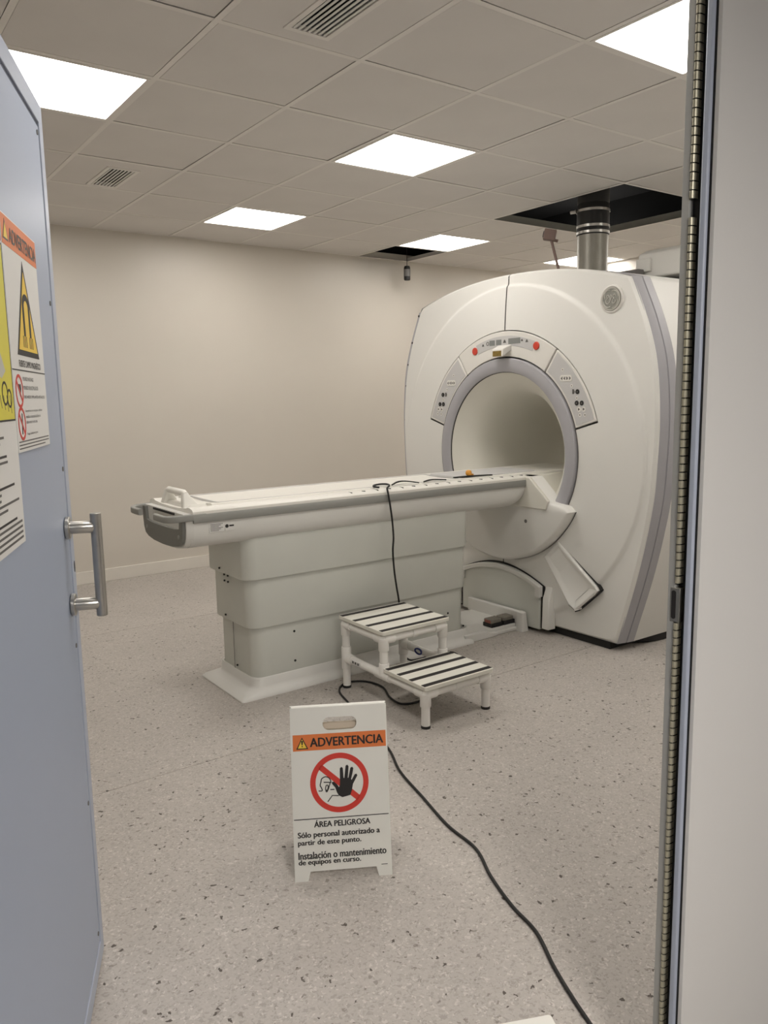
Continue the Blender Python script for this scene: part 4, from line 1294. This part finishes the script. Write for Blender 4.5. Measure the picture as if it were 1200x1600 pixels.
def ink(pts, w=0.0030, nm='head_outline', closed=False):
    P_ = [Vector((ccx + a * cr_, ccy + b * cr_)) for a, b in pts]
    L, R = [], []
    n = len(P_)
    for i, p in enumerate(P_):
        t = (P_[min(i + 1, n - 1)] - P_[max(i - 1, 0)])
        t = t.normalized()
        nn = Vector((-t.y, t.x))
        L.append(p + nn * w / 2)
        R.append(p - nn * w / 2)
    MB().loft([[FF.p(q[0], q[1], h1 + 0.0003) for q in L], [FF.p(q[0], q[1], h1 + 0.0003) for q in R]], False, False, False).build(nm, SIGNK, fp, 0)


ink([(p[0], p[1]) for p in crom([(-0.72, -0.24), (-0.60, -0.24), (-0.62, -0.14), (-0.66, -0.06), (-0.63, 0.06), (-0.60, 0.16), (-0.48, 0.22), (-0.36, 0.18), (-0.30, 0.08), (-0.30, 0.02)], 5)])
ink([(-0.54, 0.04), (-0.28, 0.02)])
ink([(p[0], p[1]) for p in crom([(-0.31, 0.04), (-0.36, -0.12), (-0.42, -0.26), (-0.46, -0.28), (-0.48, -0.20)], 4)])
ink([(p[0], p[1]) for p in crom([(-0.40, -0.06), (-0.46, -0.08), (-0.48, -0.20), (-0.43, -0.24), (-0.39, -0.14), (-0.40, -0.06)], 4)])
ink([(-0.32, -0.22), (-0.18, -0.22)])
ink([(-0.42, -0.62), (-0.26, -0.42), (-0.04, -0.44)])
MB().prism(rect(W * 0.01, W * 0.985, V(0.6475), V(0.6425)), FF, 0, h1).build('divider_line', SIGNK, fp, 0)
for t_, a0, a1, v0, v1 in (('ÁREA PELIGROSA', 0.215, 0.790, 0.694, 0.653), ('Sólo personal autorizado a', 0.045, 0.885, 0.760, 0.718), ('partir de este punto.', 0.045, 0.690, 0.802, 0.764),
                           ('Instalación o mantenimiento', 0.045, 0.945, 0.873, 0.833), ('de equipos en curso.', 0.045, 0.680, 0.914, 0.876)):
    text(t_, FF, W * a0, W * a1, V(v0), V(v1), h1 + 0.0003, SIGNK, fp, bold=0.0008)
MB().prism(rect(W * 0.89, W * 0.955, V(0.9365), V(0.9325)), FF, 0, h1).build('fine_print', SIGNG, fp, 0)

# ------------------------------------------------------------------ black power cord
cz = 0.0052
path = [(1.06, 0.575, 0.960), (1.05, 0.605, 0.962), (1.075, 0.64, 0.964), (1.12, 0.648, 0.966), (1.145, 0.62, 0.966), (1.125, 0.575, 0.964), (1.09, 0.545, 0.956), (1.082, 0.528, 0.935),
        (1.09, 0.522, 0.87), (1.10, 0.52, 0.79), (1.108, 0.522, 0.70), (1.104, 0.524, 0.63), (1.112, 0.526, 0.53), (1.125, 0.526, 0.44), (1.140, 0.526, 0.355), (1.15, 0.527, 0.22), (1.165, 0.53, 0.08), (1.21, 0.535, 0.02), (1.30, 0.545, cz),
        (1.42, 0.555, cz), (1.50, 0.52, cz), (1.47, 0.43, cz), (1.33, 0.33, cz), (1.18, 0.22, cz), (1.04, 0.12, cz), (0.92, 0.075, cz), (0.83, 0.10, cz), (0.835, 0.20, cz), (0.885, 0.33, cz), (0.865, 0.445, cz), (0.78, 0.492, cz),
        (0.69, 0.42, cz), (0.64, 0.26, cz), (0.57, 0.02, cz), (0.502, -0.244, cz), (0.422, -0.427, cz), (0.368, -0.632, cz), (0.316, -0.833, cz), (0.298, -0.989, cz), (0.235, -1.124, cz), (0.187, -1.26, cz), (0.160, -1.377, cz),
        (0.100, -1.493, cz), (0.056, -1.593, cz), (0.015, -1.70, cz), (-0.03, -1.80, cz), (-0.10, -1.98, cz), (-0.15, -2.25, cz)]
tag(MB().tube(crom(path, 7), 0.0050, 10).build('power_cord', BLACK, None, 60), 'long black power cord running from the table over the floor to the doorway', 'cord')

# ------------------------------------------------------------------ white block at the threshold
e0 = Vector((-0.105, -1.668, 0))
ed = Vector((-0.915, 0.405, 0)).normalized()
ep = Vector((-ed.y, ed.x, 0))
if ep.y > 0:
    ep = -ep
blk = []
fb = Fr(e0, ed, ep)
tag(MB().loft([[e0 + ed * a + ep * b + Vector((0, 0, z)) for a, b in rrect(0, 0.34, 0, 0.12, 0.006, 2)] for z in (0.0, 0.10)]).build('foam_block', FOAM, None, 0, bevel=0.003), 'white foam block lying on the floor in the doorway', 'block')
